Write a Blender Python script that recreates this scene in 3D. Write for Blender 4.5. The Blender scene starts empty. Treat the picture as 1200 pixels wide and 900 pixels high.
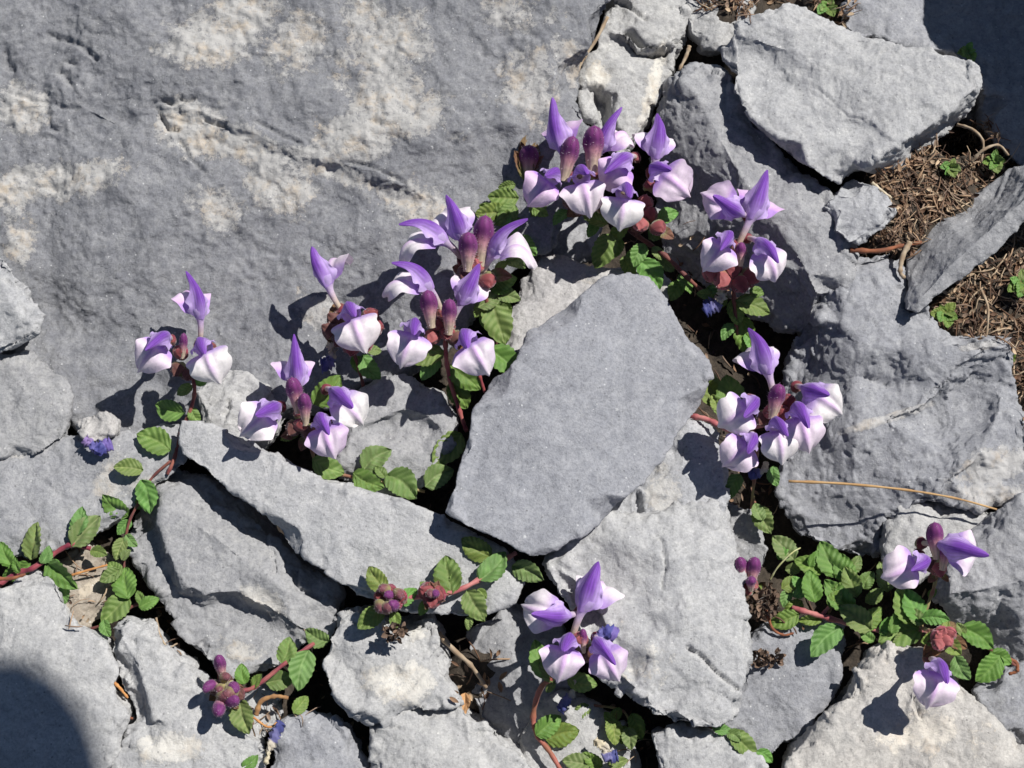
import bpy, math, random
import numpy as np
from mathutils import Vector, Matrix
from mathutils.geometry import delaunay_2d_cdt
from mathutils.bvhtree import BVHTree

random.seed(7)
rng = np.random.default_rng(7)
SC = bpy.context.scene
COL = SC.collection
U = 0.00035                       # metres per reference unit
TILT = math.radians(20)
DIST = 0.75
TGT = np.array([0.0, 0.0, 70 * U])
FWD = np.array([0.0, math.sin(TILT), -math.cos(TILT)])
UPV = np.array([0.0, math.cos(TILT), math.sin(TILT)])
RGT = np.array([1.0, 0.0, 0.0])
CAM = TGT - FWD * DIST
SUNH = np.array([0.60, 0.35, 1.0]); SUN = SUNH / np.linalg.norm(SUNH)

def ray(px, py):
    d = FWD * DIST + RGT * (px - 600) * U + UPV * (450 - py) * U
    return d

def P(px, py, z):
    d = ray(px, py)
    t = (z * U - CAM[2]) / d[2]
    return CAM + d * t

def Pn(px, py, z):
    px = np.asarray(px, float); py = np.asarray(py, float); z = np.asarray(z, float)
    d = FWD[None] * DIST + RGT[None] * ((px - 600) * U)[:, None] + UPV[None] * ((450 - py) * U)[:, None]
    t = (z * U - CAM[2]) / d[:, 2]
    return CAM[None] + d * t[:, None]

def proj(V):
    r = V - CAM[None]
    dep = r @ FWD
    return 600 + (r @ RGT) / dep * DIST / U, 450 - (r @ UPV) / dep * DIST / U

# ------------------------------------------------------------------ noise
def _h(ix, iy, iz, seed):
    h = (ix * 374761393 + iy * 668265263 + iz * 2147483647 + seed * 974711) & 0xFFFFFFFF
    h = ((h ^ (h >> 13)) * 1274126177) & 0xFFFFFFFF
    h = ((h ^ (h >> 16)) * 2246822519) & 0xFFFFFFFF
    h = h ^ (h >> 15)
    return (h & 0xFFFFFF) / float(0xFFFFFF)

def vnoise(p, seed=0):
    f = np.floor(p); i = f.astype(np.int64); t = p - f
    t = t * t * t * (t * (t * 6 - 15) + 10)
    out = np.zeros(len(p))
    for a in (0, 1):
        wa = t[:, 0] if a else 1 - t[:, 0]
        for b in (0, 1):
            wb = t[:, 1] if b else 1 - t[:, 1]
            for c in (0, 1):
                wc = t[:, 2] if c else 1 - t[:, 2]
                out += wa * wb * wc * _h(i[:, 0] + a, i[:, 1] + b, i[:, 2] + c, seed)
    return out * 2 - 1

def fbm(p, octaves=4, seed=0, gain=0.5):
    s = np.zeros(len(p)); a = 1.0
    R = np.array([[.8, .6, 0], [-.48, .64, .6], [.36, -.48, .8]])
    for o in range(octaves):
        s += a * vnoise(p, seed + o * 17); a *= gain; p = (p @ R) * 2.03
    return s

def chips(p, seed=0, jit=0.9):
    """flat, randomly tilted facets in voronoi cells: fractured stone"""
    f = np.floor(p).astype(np.int64)
    best = np.full(len(p), 1e9); val = np.zeros(len(p))
    for a in (-1, 0, 1):
        for b in (-1, 0, 1):
            for c in (-1, 0, 1):
                x, y, z = f[:, 0] + a, f[:, 1] + b, f[:, 2] + c
                cx = x + .5 + jit * (_h(x, y, z, seed) - .5)
                cy = y + .5 + jit * (_h(x, y, z, seed + 1) - .5)
                cz = z + .5 + jit * (_h(x, y, z, seed + 2) - .5)
                d = np.stack([p[:, 0] - cx, p[:, 1] - cy, p[:, 2] - cz], 1)
                r = (d * d).sum(1)
                g = np.stack([_h(x, y, z, seed + 3), _h(x, y, z, seed + 4), _h(x, y, z, seed + 5)], 1) * 2 - 1
                v = (d * g).sum(1) + .35 * (_h(x, y, z, seed + 6) - .5)
                m = r < best
                best[m] = r[m]; val[m] = v[m]
    return val

def sstep(a, b, x):
    t = np.clip((x - a) / (b - a), 0, 1)
    return t * t * (3 - 2 * t)

# ------------------------------------------------------------------ materials
def lin(r, g, b):
    f = lambda c: (c / 255 / 12.92) if c / 255 < .04045 else ((c / 255 + .055) / 1.055) ** 2.4
    return (f(r), f(g), f(b), 1)

class NT:
    def __init__(s, name):
        s.m = bpy.data.materials.new(name); s.m.use_nodes = True
        s.t = s.m.node_tree; s.t.nodes.clear()
        s.out = s.n('ShaderNodeOutputMaterial')
    def n(s, typ, **kw):
        nd = s.t.nodes.new(typ)
        for k, v in kw.items(): setattr(nd, k, v)
        return nd
    def l(s, a, b): s.t.links.new(a, b)
    def set(s, nd, **kw):
        for k, v in kw.items(): nd.inputs[k.replace('_', ' ')].default_value = v
        return nd
    def noise(s, vec, scale, detail=5, rough=.6, dist=0, lac=2.0):
        nd = s.n('ShaderNodeTexNoise'); s.l(vec, nd.inputs['Vector'])
        s.set(nd, Scale=scale, Detail=detail, Roughness=rough, Distortion=dist, Lacunarity=lac)
        return nd.outputs['Fac']
    def ramp(s, fac, stops, interp='LINEAR'):
        nd = s.n('ShaderNodeValToRGB'); s.l(fac, nd.inputs[0]); cr = nd.color_ramp; cr.interpolation = interp
        while len(cr.elements) < len(stops): cr.elements.new(.5)
        for e, (p, c) in zip(cr.elements, stops):
            e.position = p; e.color = c if isinstance(c, tuple) else (c, c, c, 1)
        return nd.outputs[0]
    def mix(s, fac, a, b, mode='MIX'):
        nd = s.n('ShaderNodeMix', data_type='RGBA', blend_type=mode)
        for k, v in ((0, fac), (6, a), (7, b)):
            if hasattr(v, 'is_linked'): s.l(v, nd.inputs[k])
            else: nd.inputs[k].default_value = v
        return nd.outputs[2]
    def math(s, op, a, b=0.0, clamp=False):
        nd = s.n('ShaderNodeMath', operation=op, use_clamp=clamp)
        for k, v in ((0, a), (1, b)):
            if hasattr(v, 'is_linked'): s.l(v, nd.inputs[k])
            else: nd.inputs[k].default_value = v
        return nd.outputs[0]
    def attr(s, name, fac=False):
        nd = s.n('ShaderNodeAttribute', attribute_name=name)
        return nd.outputs['Fac' if fac else 'Color']

def stone_mat(name, base, dark, light, cream, n_cream=.0, grain=1.0, bump=1.0, wk=1.3):
    q = NT(name)
    geo = q.n('ShaderNodeNewGeometry')
    inf = q.n('ShaderNodeObjectInfo')
    tc = q.n('ShaderNodeTexCoord'); v = tc.outputs['Object']
    k = 1 / U
    n1 = q.noise(v, k / 90, 6, .62)
    n2 = q.noise(v, k / 14, 6, .7)
    n3 = q.noise(v, k / 3.2, 3, .75)
    c = q.mix(q.ramp(n1, [(.32, 0.), (.68, 1.)]), dark, base)
    c = q.mix(q.ramp(n2, [(.42, 0.), (.72, 1.)]), c, light)
    g = q.ramp(n3, [(.22, .66), (.5, 1.), (.8, 1.25)])
    c = q.mix(1.0 if grain > 1 else grain, c, q.mix(1.0, c, g, 'MULTIPLY'))
    # creamy weathering crust with ragged edges (its place comes from the mesh attribute)
    st = q.attr('stain', True)
    rg1 = q.math('MULTIPLY', q.math('SUBTRACT', q.noise(v, k / 42, 12, .82), .5), 2.3)
    e = q.math('ADD', st, rg1)
    e2 = q.math('ADD', q.math('MULTIPLY', q.math('SUBTRACT', q.noise(v, k / 70, 10, .76, .3), .5), 2.6), n_cream - .75)
    e = q.math('MAXIMUM', e, e2)
    m = q.ramp(e, [(.33, 0.), (.385, .6), (.6, .92)])
    wh = (min(1, light[0] * wk), min(1, light[1] * wk * .97), min(1, light[2] * wk * .91), 1)
    cr = q.mix(q.ramp(q.noise(v, k / 30, 7, .72), [(.5, 0.), (.68, 1.)]), wh, cream)
    cr = q.mix(q.ramp(q.noise(v, k / 8, 5, .78), [(.54, 0.), (.66, .75)]), cr, dark)
    c = q.mix(m, c, cr)
    # pale fossil flecks
    vo = q.n('ShaderNodeTexVoronoi', feature='F1'); q.l(v, vo.inputs['Vector']); q.set(vo, Scale=k / 26, Randomness=1.0)
    fl = q.math('LESS_THAN', vo.outputs['Distance'], q.math('MULTIPLY', q.math('SUBTRACT', n2, .45), .55))
    sep = q.n('ShaderNodeSeparateColor'); q.l(vo.outputs['Color'], sep.inputs[0])
    fl = q.math('MULTIPLY', fl, q.math('GREATER_THAN', sep.outputs[0], .72))
    c = q.mix(q.math('MULTIPLY', fl, .55), c, (.62, .62, .6, 1))
    vo2 = q.n('ShaderNodeTexVoronoi', feature='F1'); q.l(v, vo2.inputs['Vector']); q.set(vo2, Scale=k / 7, Randomness=1.0)
    sep2 = q.n('ShaderNodeSeparateColor'); q.l(vo2.outputs['Color'], sep2.inputs[0])
    dk = q.math('MULTIPLY', q.math('LESS_THAN', vo2.outputs['Distance'], .17), q.math('GREATER_THAN', sep2.outputs[1], .8))
    c = q.mix(q.math('MULTIPLY', dk, .45), c, (.08, .08, .085, 1))
    lt = q.math('MULTIPLY', q.math('LESS_THAN', vo2.outputs['Distance'], .14), q.math('GREATER_THAN', sep2.outputs[2], .86))
    c = q.mix(q.math('MULTIPLY', lt, .6), c, (.7, .7, .68, 1))
    ln = q.math('ABSOLUTE', q.math('SUBTRACT', q.noise(v, k / 120, 5, .5, .6), .5))
    c = q.mix(q.math('MULTIPLY', q.ramp(ln, [(0., 1.), (.0035, 0.)]), .14), c, (.55, .54, .51, 1))
    sc2 = q.ramp(q.noise(v, k / 55, 9, .8), [(.6, 0.), (.74, .55)])
    c = q.mix(sc2, c, (min(1, light[0] * 1.3), min(1, light[1] * 1.29), min(1, light[2] * 1.27), 1))
    # slight tint per rock
    rr = q.math('MULTIPLY_ADD', inf.outputs['Random'], .16); 
    rr.node.inputs[2].default_value = .92
    c = q.mix(1.0, c, q.ramp(inf.outputs['Random'], [(0, (.94, .95, .98, 1)), (1, (1.04, 1.03, 1.0, 1))]), 'MULTIPLY')
    b = q.n('ShaderNodeBsdfPrincipled'); q.l(c, b.inputs['Base Color']); q.set(b, Roughness=.88)
    b.inputs['Specular IOR Level'].default_value = .25
    # relief
    hb = q.math('ADD', q.math('MULTIPLY', n2, .6), q.math('MULTIPLY', n3, .62))
    rg = q.math('ABSOLUTE', q.math('SUBTRACT', q.noise(v, k / 34, 7, .62, .4), .5))
    hb = q.math('ADD', hb, q.math('MULTIPLY', q.ramp(rg, [(0., 0.), (.02, 1.)]), .16))
    hb = q.math('ADD', hb, q.math('MULTIPLY', q.noise(v, k / 1.5, 2, .6), .22))
    hb = q.math('ADD', hb, q.math('MULTIPLY', m, q.math('MULTIPLY', q.noise(v, k / 6, 6, .8), .5)))
    bm = q.n('ShaderNodeBump'); q.set(bm, Strength=.62 * bump, Distance=2.6 * U); q.l(hb, bm.inputs['Height'])
    q.l(bm.outputs[0], b.inputs['Normal']); q.l(b.outputs[0], q.out.inputs[0])
    return q.m

M = {}
M['grey'] = stone_mat('grey_limestone', (.32, .321, .333, 1), (.25, .252, .266, 1), (.39, .389, .392, 1), (.43, .37, .30, 1), -.05)
M['dark'] = stone_mat('dark_limestone', (.295, .298, .315, 1), (.238, .241, .257, 1), (.37, .37, .38, 1), (.42, .37, .30, 1), -.2)
M['pale'] = stone_mat('pale_limestone', (.41, .409, .412, 1), (.335, .336, .345, 1), (.48, .477, .47, 1), (.47, .415, .345, 1), .03)
M['warm'] = stone_mat('warm_limestone', (.45, .425, .40, 1), (.38, .37, .36, 1), (.52, .50, .475, 1), (.54, .45, .36, 1), .12)
M['boulder'] = stone_mat('weathered_limestone', (.236, .238, .25, 1), (.172, .175, .188, 1), (.305, .305, .307, 1), (.55, .46, .35, 1), .12, bump=1.15, wk=1.6)
M['brown'] = stone_mat('brown_stone', (.34, .29, .235, 1), (.25, .215, .18, 1), (.40, .36, .31, 1), (.44, .31, .18, 1), .2)

# ------------------------------------------------------------------ mesh helpers
def mk(name, V, F, mat, parent=None, col=None, attrs=None, smooth=True, link=True):
    me = bpy.data.meshes.new(name)
    me.from_pydata([tuple(v) for v in V], [], F)
    if smooth: me.polygons.foreach_set('use_smooth', [True] * len(me.polygons))
    if col is not None:
        a = me.color_attributes.new('col', 'FLOAT_COLOR', 'POINT')
        a.data.foreach_set('color', np.asarray(col, np.float32).ravel())
    me.materials.append(mat); me.update()
    o = bpy.data.objects.new(name, me)
    if link: COL.objects.link(o)
    if parent is not None: o.parent = parent
    return o

def tag(o, label=None, cat=None, group=None, kind=None):
    if label: o['label'] = label
    if cat: o['category'] = cat
    if group: o['group'] = group
    if kind: o['kind'] = kind
    return o

def nums(s): return [tuple(float(c) for c in a.split(',')) for a in s.split()]

def inside(poly, x, y):
    r = False; j = len(poly) - 1
    for i in range(len(poly)):
        xi, yi = poly[i]; xj, yj = poly[j]
        if (yi > y) != (yj > y) and x < (xj - xi) * (y - yi) / (yj - yi) + xi: r = not r
        j = i
    return r

def seg_dist(x, y, pts):
    d = np.full(len(x), 1e9)
    for (ax, ay), (bx, by) in zip(pts[:-1], pts[1:]):
        vx, vy = bx - ax, by - ay; L = vx * vx + vy * vy + 1e-9
        t = np.clip(((x - ax) * vx + (y - ay) * vy) / L, 0, 1)
        d = np.minimum(d, np.hypot(x - ax - t * vx, y - ay - t * vy))
    return d

ROCKS = []
GROUP_R = 'limestone rocks of the scree'
def rock(name, label, cat, mat, z0, slope, outline, inner='', creases=(), edge=9, thick=75, vox=2.6, bev=9,
         rough=1.0, chip=1.0, grooves=(), stains=(), seed=None, inset=.12, strata=0.0, ledge=2.6, crust=0.0, group=GROUP_R, grow=2.5):
    """outline / inner points are picture positions; heights follow a tilted plane plus offsets"""
    seed = seed or (len(ROCKS) * 31 + 5)
    rr = random.Random(seed)
    pts = [(p + (0.,))[:3] for p in nums(outline)]; n0 = len(pts)
    cx = sum(p[0] for p in pts) / n0; cy = sum(p[1] for p in pts) / n0
    pl = lambda x, y: z0 + slope[0] * (x - cx) + slope[1] * (cy - y)
    poly = []; oz = []
    for i in range(n0):
        a, b = pts[i], pts[(i + 1) % n0]
        L = math.hypot(b[0] - a[0], b[1] - a[1]); k = max(1, int(L / 9))
        for j in range(k):
            t = j / k; jx = 0 if j == 0 else rr.gauss(0, 1.1); jy = 0 if j == 0 else rr.gauss(0, 1.1)
            poly.append((a[0] + (b[0] - a[0]) * t + jx, a[1] + (b[1] - a[1]) * t + jy)); oz.append(a[2] + (b[2] - a[2]) * t)
    n = len(poly)
    area = sum(poly[i][0] * poly[(i + 1) % n][1] - poly[(i + 1) % n][0] * poly[i][1] for i in range(n))
    if area > 0: poly.reverse(); oz.reverse()
    # grow the outline a little (the stone's rim wears back later) and vary the broken rim: crisp spans and chipped spans
    grown = []
    for i in range(n):
        a, c = poly[i - 1], poly[(i + 1) % n]
        tx, ty = c[0] - a[0], c[1] - a[1]; L = math.hypot(tx, ty) + 1e-6
        grown.append((poly[i][0] - grow * ty / L, poly[i][1] + grow * tx / L))
    if inside(poly, *grown[0]) : grown = [(2 * p[0] - g[0], 2 * p[1] - g[1]) for p, g in zip(poly, grown)]
    poly = grown
    ph = [(rr.random() * 6.28, rr.choice((-1, 1)) * k) for k in range(2, 2 + max(3, n // 7))]
    am = [sum(math.sin(p + k * 6.2832 * i / n) for p, k in ph) / math.sqrt(len(ph)) for i in range(n)]
    am = [max(0., a_) for a_ in am]
    co = [Vector((x, -y)) for x, y in poly]
    zs = [pl(x, y) + z_ - edge * (.25 + 1.5 * a_) for (x, y), a_, z_ in zip(poly, am, oz)]
    # inset ring
    for i in range(n):
        a, b, c = poly[i - 1], poly[i], poly[(i + 1) % n]
        tx, ty = c[0] - a[0], c[1] - a[1]; L = math.hypot(tx, ty) + 1e-6
        w = bev * (.35 + 1.7 * am[i])
        for sg in (1, -1):
            x, y = b[0] - sg * ty / L * w, b[1] + sg * tx / L * w
            if inside(poly, x, y):
                d = seg_dist(np.array([x]), np.array([y]), poly + [poly[0]])[0]
                if d > w * .75 and i % 2 == 0: co.append(Vector((x, -y))); zs.append(pl(x, y) + oz[i])
    cpts = []
    for c in creases: cpts.append(nums(c))
    ip = nums(inner)
    ne = []
    if ip or cpts:
        # drop ring points that sit close to hand-placed ones
        allp = ip + [q for c in cpts for q in c]
        keep = [i for i in range(len(co)) if i < n or min(math.hypot(co[i].x - a[0], -co[i].y - a[1]) for a in allp) > 7]
        co = [co[i] for i in keep]; zs = [zs[i] for i in keep]
    for x, y, d in ip: co.append(Vector((x, -y))); zs.append(pl(x, y) + d)
    for c in cpts:
        pv = None
        for x, y, d in c:
            co.append(Vector((x, -y))); zs.append(pl(x, y) + d)
            if pv is not None: ne.append((pv, len(co) - 1))
            pv = len(co) - 1
    res = delaunay_2d_cdt(co, ne, [list(range(n))], 1, 1e-4)
    V2, F2, ov = res[0], res[2], res[3]
    Z = []
    for i, v in enumerate(V2):
        if ov[i]: Z.append(max(zs[k] for k in ov[i]))
        else: Z.append(zs[min(range(len(co)), key=lambda k: (co[k] - v).length_squared)])
    top = Pn([v.x for v in V2], [-v.y for v in V2], Z)
    zb = z0 - thick
    cen = top.mean(0)
    bot = top.copy(); bot[:, :2] = cen[:2] + (top[:, :2] - cen[:2]) * (1 - inset)
    bot[:, 1] += (np.array(Z) - zb).clip(0) * U * math.tan(TILT)
    bot[:, 2] = np.minimum(zb, np.array(Z) - 12) * U
    N = len(top)
    F = [tuple(f) for f in F2]
    cnt = {}
    for f in F:
        for i in range(3):
            e = (f[i], f[(i + 1) % 3]); cnt[e] = 1
    faces = list(F) + [tuple(N + i for i in reversed(f)) for f in F]
    for (a, b) in cnt:
        if (b, a) not in cnt: faces.append((b, a, N + a, N + b))
    me = bpy.data.meshes.new('tmp'); me.from_pydata([tuple(v) for v in np.vstack([top, bot])], [], faces)
    o = bpy.data.objects.new('tmp', me); COL.objects.link(o)
    md = o.modifiers.new('r', 'REMESH'); md.mode = 'VOXEL'; md.voxel_size = vox * U; md.adaptivity = 0
    dg = bpy.context.evaluated_depsgraph_get(); dg.update()
    m2 = bpy.data.meshes.new_from_object(o.evaluated_get(dg))
    bpy.data.objects.remove(o); bpy.data.meshes.remove(me)
    nv = len(m2.vertices); A = np.empty(nv * 3, np.float32); m2.vertices.foreach_get('co', A); A = A.reshape(-1, 3).astype(float)
    B = np.empty(nv * 3, np.float32); m2.vertices.foreach_get('normal', B); B = B.reshape(-1, 3).astype(float)
    Q = A / U + np.array([seed * 37.1, seed * 11.3, seed * 5.7])
    warp = np.stack([fbm(Q / 40, 2, seed + k) for k in (1, 2, 3)], 1) * 9
    px, py = proj(A)
    ed = seg_dist(px, py, poly + [poly[0]])
    side = 1 - sstep(.35, .8, B[:, 2])
    rim = np.maximum(side, 1 - sstep(2, 26, ed))
    d = 2.0 * rough * fbm(Q / 60, 3, seed) + .24 * rough * fbm(Q / 11, 4, seed + 40, .6)
    d += chip * (.3 + 1.25 * rim) * 3.0 * chips((Q + warp) / 34, seed) + chip * (.08 + .8 * rim) * 1.3 * chips((Q + warp * .6) / 13, seed + 9)
    if ledge:      # thin broken layers: sharp little steps across the faces
        f_ = fbm((Q + warp * .5) / np.array([75., 75., 75.]), 5, seed + 60, .55) * 3.2
        d += ledge * (np.floor(f_) + sstep(.82, 1.0, f_ - np.floor(f_))) * .62
        f2 = fbm((Q + warp) / 30, 4, seed + 61, .6) * 2.2
        d += ledge * .4 * rim * (np.floor(f2) + sstep(.75, 1.0, f2 - np.floor(f2)))
    if strata:
        s = Q[:, 2] * .9 + Q[:, 0] * .3 + warp[:, 0] * .6
        d += strata * (.2 + rim) * 1.6 * vnoise(np.stack([s / 5, Q[:, 0] / 60, Q[:, 1] / 60], 1), seed + 77)
    A += B * (d * U)[:, None]
    for g in grooves:
        gp, w, dep = nums(g[0]), g[1], g[2]
        wob = fbm(Q / 12, 3, seed + 5) * 3.0
        px, py = proj(A)
        dd = np.abs(seg_dist(px + wob, py + wob * .7, gp))
        A[:, 2] -= dep * U * (1 - sstep(w * .35, w, dd)) * (B[:, 2] > .2)
    st = np.zeros(nv)
    if stains:
        px, py = proj(A)
        for (x, y, rx, ry, ang, s) in stains:
            ca, sa = math.cos(math.radians(ang)), math.sin(math.radians(ang))
            u = ((px - x) * ca - (py - y) * sa) / rx; v = ((px - x) * sa + (py - y) * ca) / ry
            st = np.maximum(st, s * (1.25 - np.sqrt(u * u + v * v)).clip(0, 1))
    if crust:
        px, py = proj(A)
        wild = sstep(.05, .45, st + .5 * fbm(Q / 40, 4, seed + 3)) + np.exp(-(((px - 60) / 150) ** 2 + ((py - 90) / 90) ** 2))
        pit = fbm(Q / 7, 4, seed + 70, .7); rdg = 1 - np.abs(fbm((Q + warp) / np.array([26., 16., 20.]), 4, seed + 71, .6)) * 2.2
        A += B * (crust * U * wild * (1.0 * pit + 1.1 * rdg + .8 * np.floor(fbm(Q / 16, 3, seed + 72) * 3)))[:, None]
    base = np.array([cen[0], cen[1], zb * U])
    m2.vertices.foreach_set('co', (A - base).astype(np.float32).ravel())
    at = m2.attributes.new('stain', 'FLOAT', 'POINT'); at.data.foreach_set('value', st.astype(np.float32))
    m2.polygons.foreach_set('use_smooth', [True] * len(m2.polygons))
    m2.materials.clear(); m2.materials.append(M[mat]); m2.update(); m2.name = name
    ob = bpy.data.objects.new(name, m2); COL.objects.link(ob); ob.location = base
    tag(ob, label, cat, group)
    ROCKS.append(ob)
    tr = np.array([tuple(p.vertices) for p in m2.polygons], dtype=object)
    SURF_V.append(A); SURF_F.append([tuple(p.vertices) for p in m2.polygons])
    return ob
SURF_V, SURF_F = [], []
# ================================================================== rocks
rock('limestone_boulder', 'huge grey boulder with cream and ochre crusted patches filling the upper left', 'boulder', 'boulder', 96, (.03, .21),
 '-190,-190 300,-200 712,-150 722,-40 716,2 700,40 680,72 674,98 676,120 690,145 706,160 690,200 664,235 650,285 610,310 570,350 540,400 490,430 440,452 400,475 330,490 290,480 250,480 215,505 150,512 90,500 60,470 -20,450 -190,450',
 inner='120,60,8 60,130,-6 150,150,6 330,90,4 480,150,8 560,60,4 330,180,-2 220,240,3 120,300,6 300,330,-8 450,260,0 560,200,0 60,380,-12 200,420,-12 380,390,-14 600,150,6 640,60,4',
 creases=['185,118,2 215,122,3 262,140,4 320,166,4 400,192,4 480,222,3 520,240,1', '185,132,-5 212,142,-6 262,152,-4 318,180,-4 398,205,-4 475,234,-4', '50,95,-2 90,120,2 150,140,0'],
 edge=14, thick=190, vox=2.5, rough=1.35, chip=1.0, crust=.75, ledge=3.0,
 grooves=[('188,116 205,120 225,114', 5, 8), ('187,136 198,152 207,152', 5, 9), ('240,138 262,146', 4, 7), ('296,140 330,158 352,168', 4, 5), ('210,165 222,185 238,200', 3, 4), ('60,42 90,50 112,68', 5, 6),
          ('70,85 82,98', 5, 5), ('5,60 12,80', 6, 6), ('400,190 430,192 470,212', 3, 4), ('0,105 40,118 90,128', 4, 3)],
 stains=[(250, 45, 75, 42, 10, .75), (285, 20, 55, 35, 0, .75), (225, 150, 60, 38, -20, .8), (300, 175, 70, 26, -28, .8), (380, 195, 70, 18, -25, .75), (330, 215, 55, 45, -10, .7), (255, 245, 45, 38, 0, .65), (450, 60, 70, 70, 0, .65), (470, 130, 75, 45, -20, .75),
         (420, 160, 60, 40, 0, .7), (430, 20, 40, 40, 0, .6), (55, 215, 95, 28, 8, .75), (110, 200, 60, 22, 10, .6), (25, 130, 45, 40, 0, .6), (20, 270, 30, 60, 0, .5), (350, 50, 60, 50, 0, .5), (500, 250, 90, 35, -30, .55),
         (620, 100, 50, 70, 0, .5), (380, 360, 40, 30, 0, .55), (600, 20, 50, 40, 0, .4), (660, 60, 25, 70, 25, .5)])
rock('fissured_rock', 'pale cracked rock with two dark hollows behind the top flower cluster', 'rock', 'pale', 84, (.0, .1),
 '722,-120 812,-110 806,0 802,40 790,62 778,95 762,128 745,158 728,180 704,162 688,138 680,114 682,86 700,55 718,12',
 creases=['733,42,4 748,56,3 765,57,3 780,52,2', '735,50,-16 748,64,-18 764,64,-18 776,58,-10', '686,98,0 702,100,2 715,104,2', '690,104,-3 700,112,-14 712,114,-14', '702,145,-12 718,145,-12'],
 inner='750,20,6 740,85,3 725,110,3 760,90,2 722,140,2', edge=8, thick=110, vox=2.2, rough=1.4, chip=1.3,
 grooves=[('738,40 750,56 764,60 778,58', 9, 22), ('700,106 706,120 710,140 715,150', 9, 20), ('722,2 740,10 755,22', 3, 5)], stains=[(700, 90, 20, 25, 0, .6), (765, 100, 12, 60, -15, .7)])
rock('limestone_rock', 'grey upright rock face with a pale flat upper ledge right of the top flower cluster', 'rock', 'grey', 104, (.0, .02),
 '786,98,-18 806,84 838,77 852,90 872,128 905,170 945,208 968,224 985,262 1002,290 998,318 985,340,-10 968,352,-26 948,378,-44 935,392,-57 915,386,-68 890,372,-75 868,352,-81 840,340,-91 800,322,-101 778,300,-96 768,250,-81 764,200,-62 768,140,-36',
 creases=['800,98,2 820,116,3 842,158,4 866,204,4 898,246,2 925,286,2 946,320,0 958,345,-6'],
 inner='790,180,-30 830,240,-43 860,300,-54 800,280,-73 900,340,-49 795,230,-62 850,262,-27 905,310,-22 842,210,-16 815,150,-11 880,160,2 930,235,2 970,290,1', edge=8, thick=150, vox=2.2, rough=2.0, chip=1.3, strata=1.2)
rock('limestone_slab', 'large pale grey slab lying tilted at the top right', 'rock', 'pale', 146, (.05, .04),
 '843,62 860,42 866,28 925,0 940,8 962,20 1000,36 1060,54 1120,66 1145,80 1153,104,-14 1133,138,-40 1114,152,-46 1062,190,-48 1005,204,-40 985,213,-22 965,207,-8 945,190 906,160 880,136 858,106 860,86',
 creases=['868,36,-2 880,44,-1 898,52,-1 905,62,-8', '862,62,-10 900,66,-12 930,105,-8 962,148,-6 985,172,-4 1000,190,-10', '1140,108,-3 1112,128,-2 1085,150,-1 1052,170,0 1030,182,-1 1012,192,-4', '962,104,1 975,118,1 996,136,1 1020,140,1 1032,152,1', '958,110,-3 972,124,-3 994,141,-3 1017,146,-3 1026,156,-3'],
 inner='960,60,3 1040,90,3 1090,100,2 930,60,2', edge=13, thick=62, vox=2.3, rough=.9, chip=.9, strata=.6,
 grooves=[('960,104 974,118 995,137 1020,141', 2.6, 2)])
rock('shaded_rock', 'rough dark rock half in deep shade in the upper right corner', 'rock', 'grey', 102, (-.12, .05),
 '995,36 990,15 1008,-60 1150,-160 1330,-160 1330,195 1240,205 1195,196 1172,170 1150,140 1156,104 1140,78 1080,58',
 inner='1040,10,6 1080,40,-2 1120,40,-18 1180,60,-24 1190,110,-4 1165,125,-16 1230,60,-10', edge=14, thick=120, vox=2.8, rough=2.2, chip=1.8)
rock('pebble', 'small rounded pale stone tucked under the lower edge of the top right slab', 'stone', 'pale', 122, (.06, .05),
 '965,243 974,225 1000,209 1022,214 1040,232 1048,250 1036,266 1014,280 995,284 978,270', inner='1005,240,5 985,245,4 1025,245,3', edge=12, thick=60, vox=2.0, rough=1.1)
rock('tilted_slab', 'long narrow slab tilted on its edge above dry litter at the right edge', 'rock', 'dark', 142, (.15, .1),
 '1064,362,-6 1067,292,-46 1090,264,-50 1132,239,-52 1198,194,-54 1330,110,-54 1340,180,0 1201,256,0 1166,294,0 1102,344,0 1076,366,-4',
 creases=['1078,348,3 1104,320,5 1142,286,6 1176,254,6 1212,224,6 1330,145,5'], edge=3, thick=110, vox=2.1, rough=.7, chip=.35, strata=.7, inset=.05, ledge=1.5, bev=5)
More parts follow.
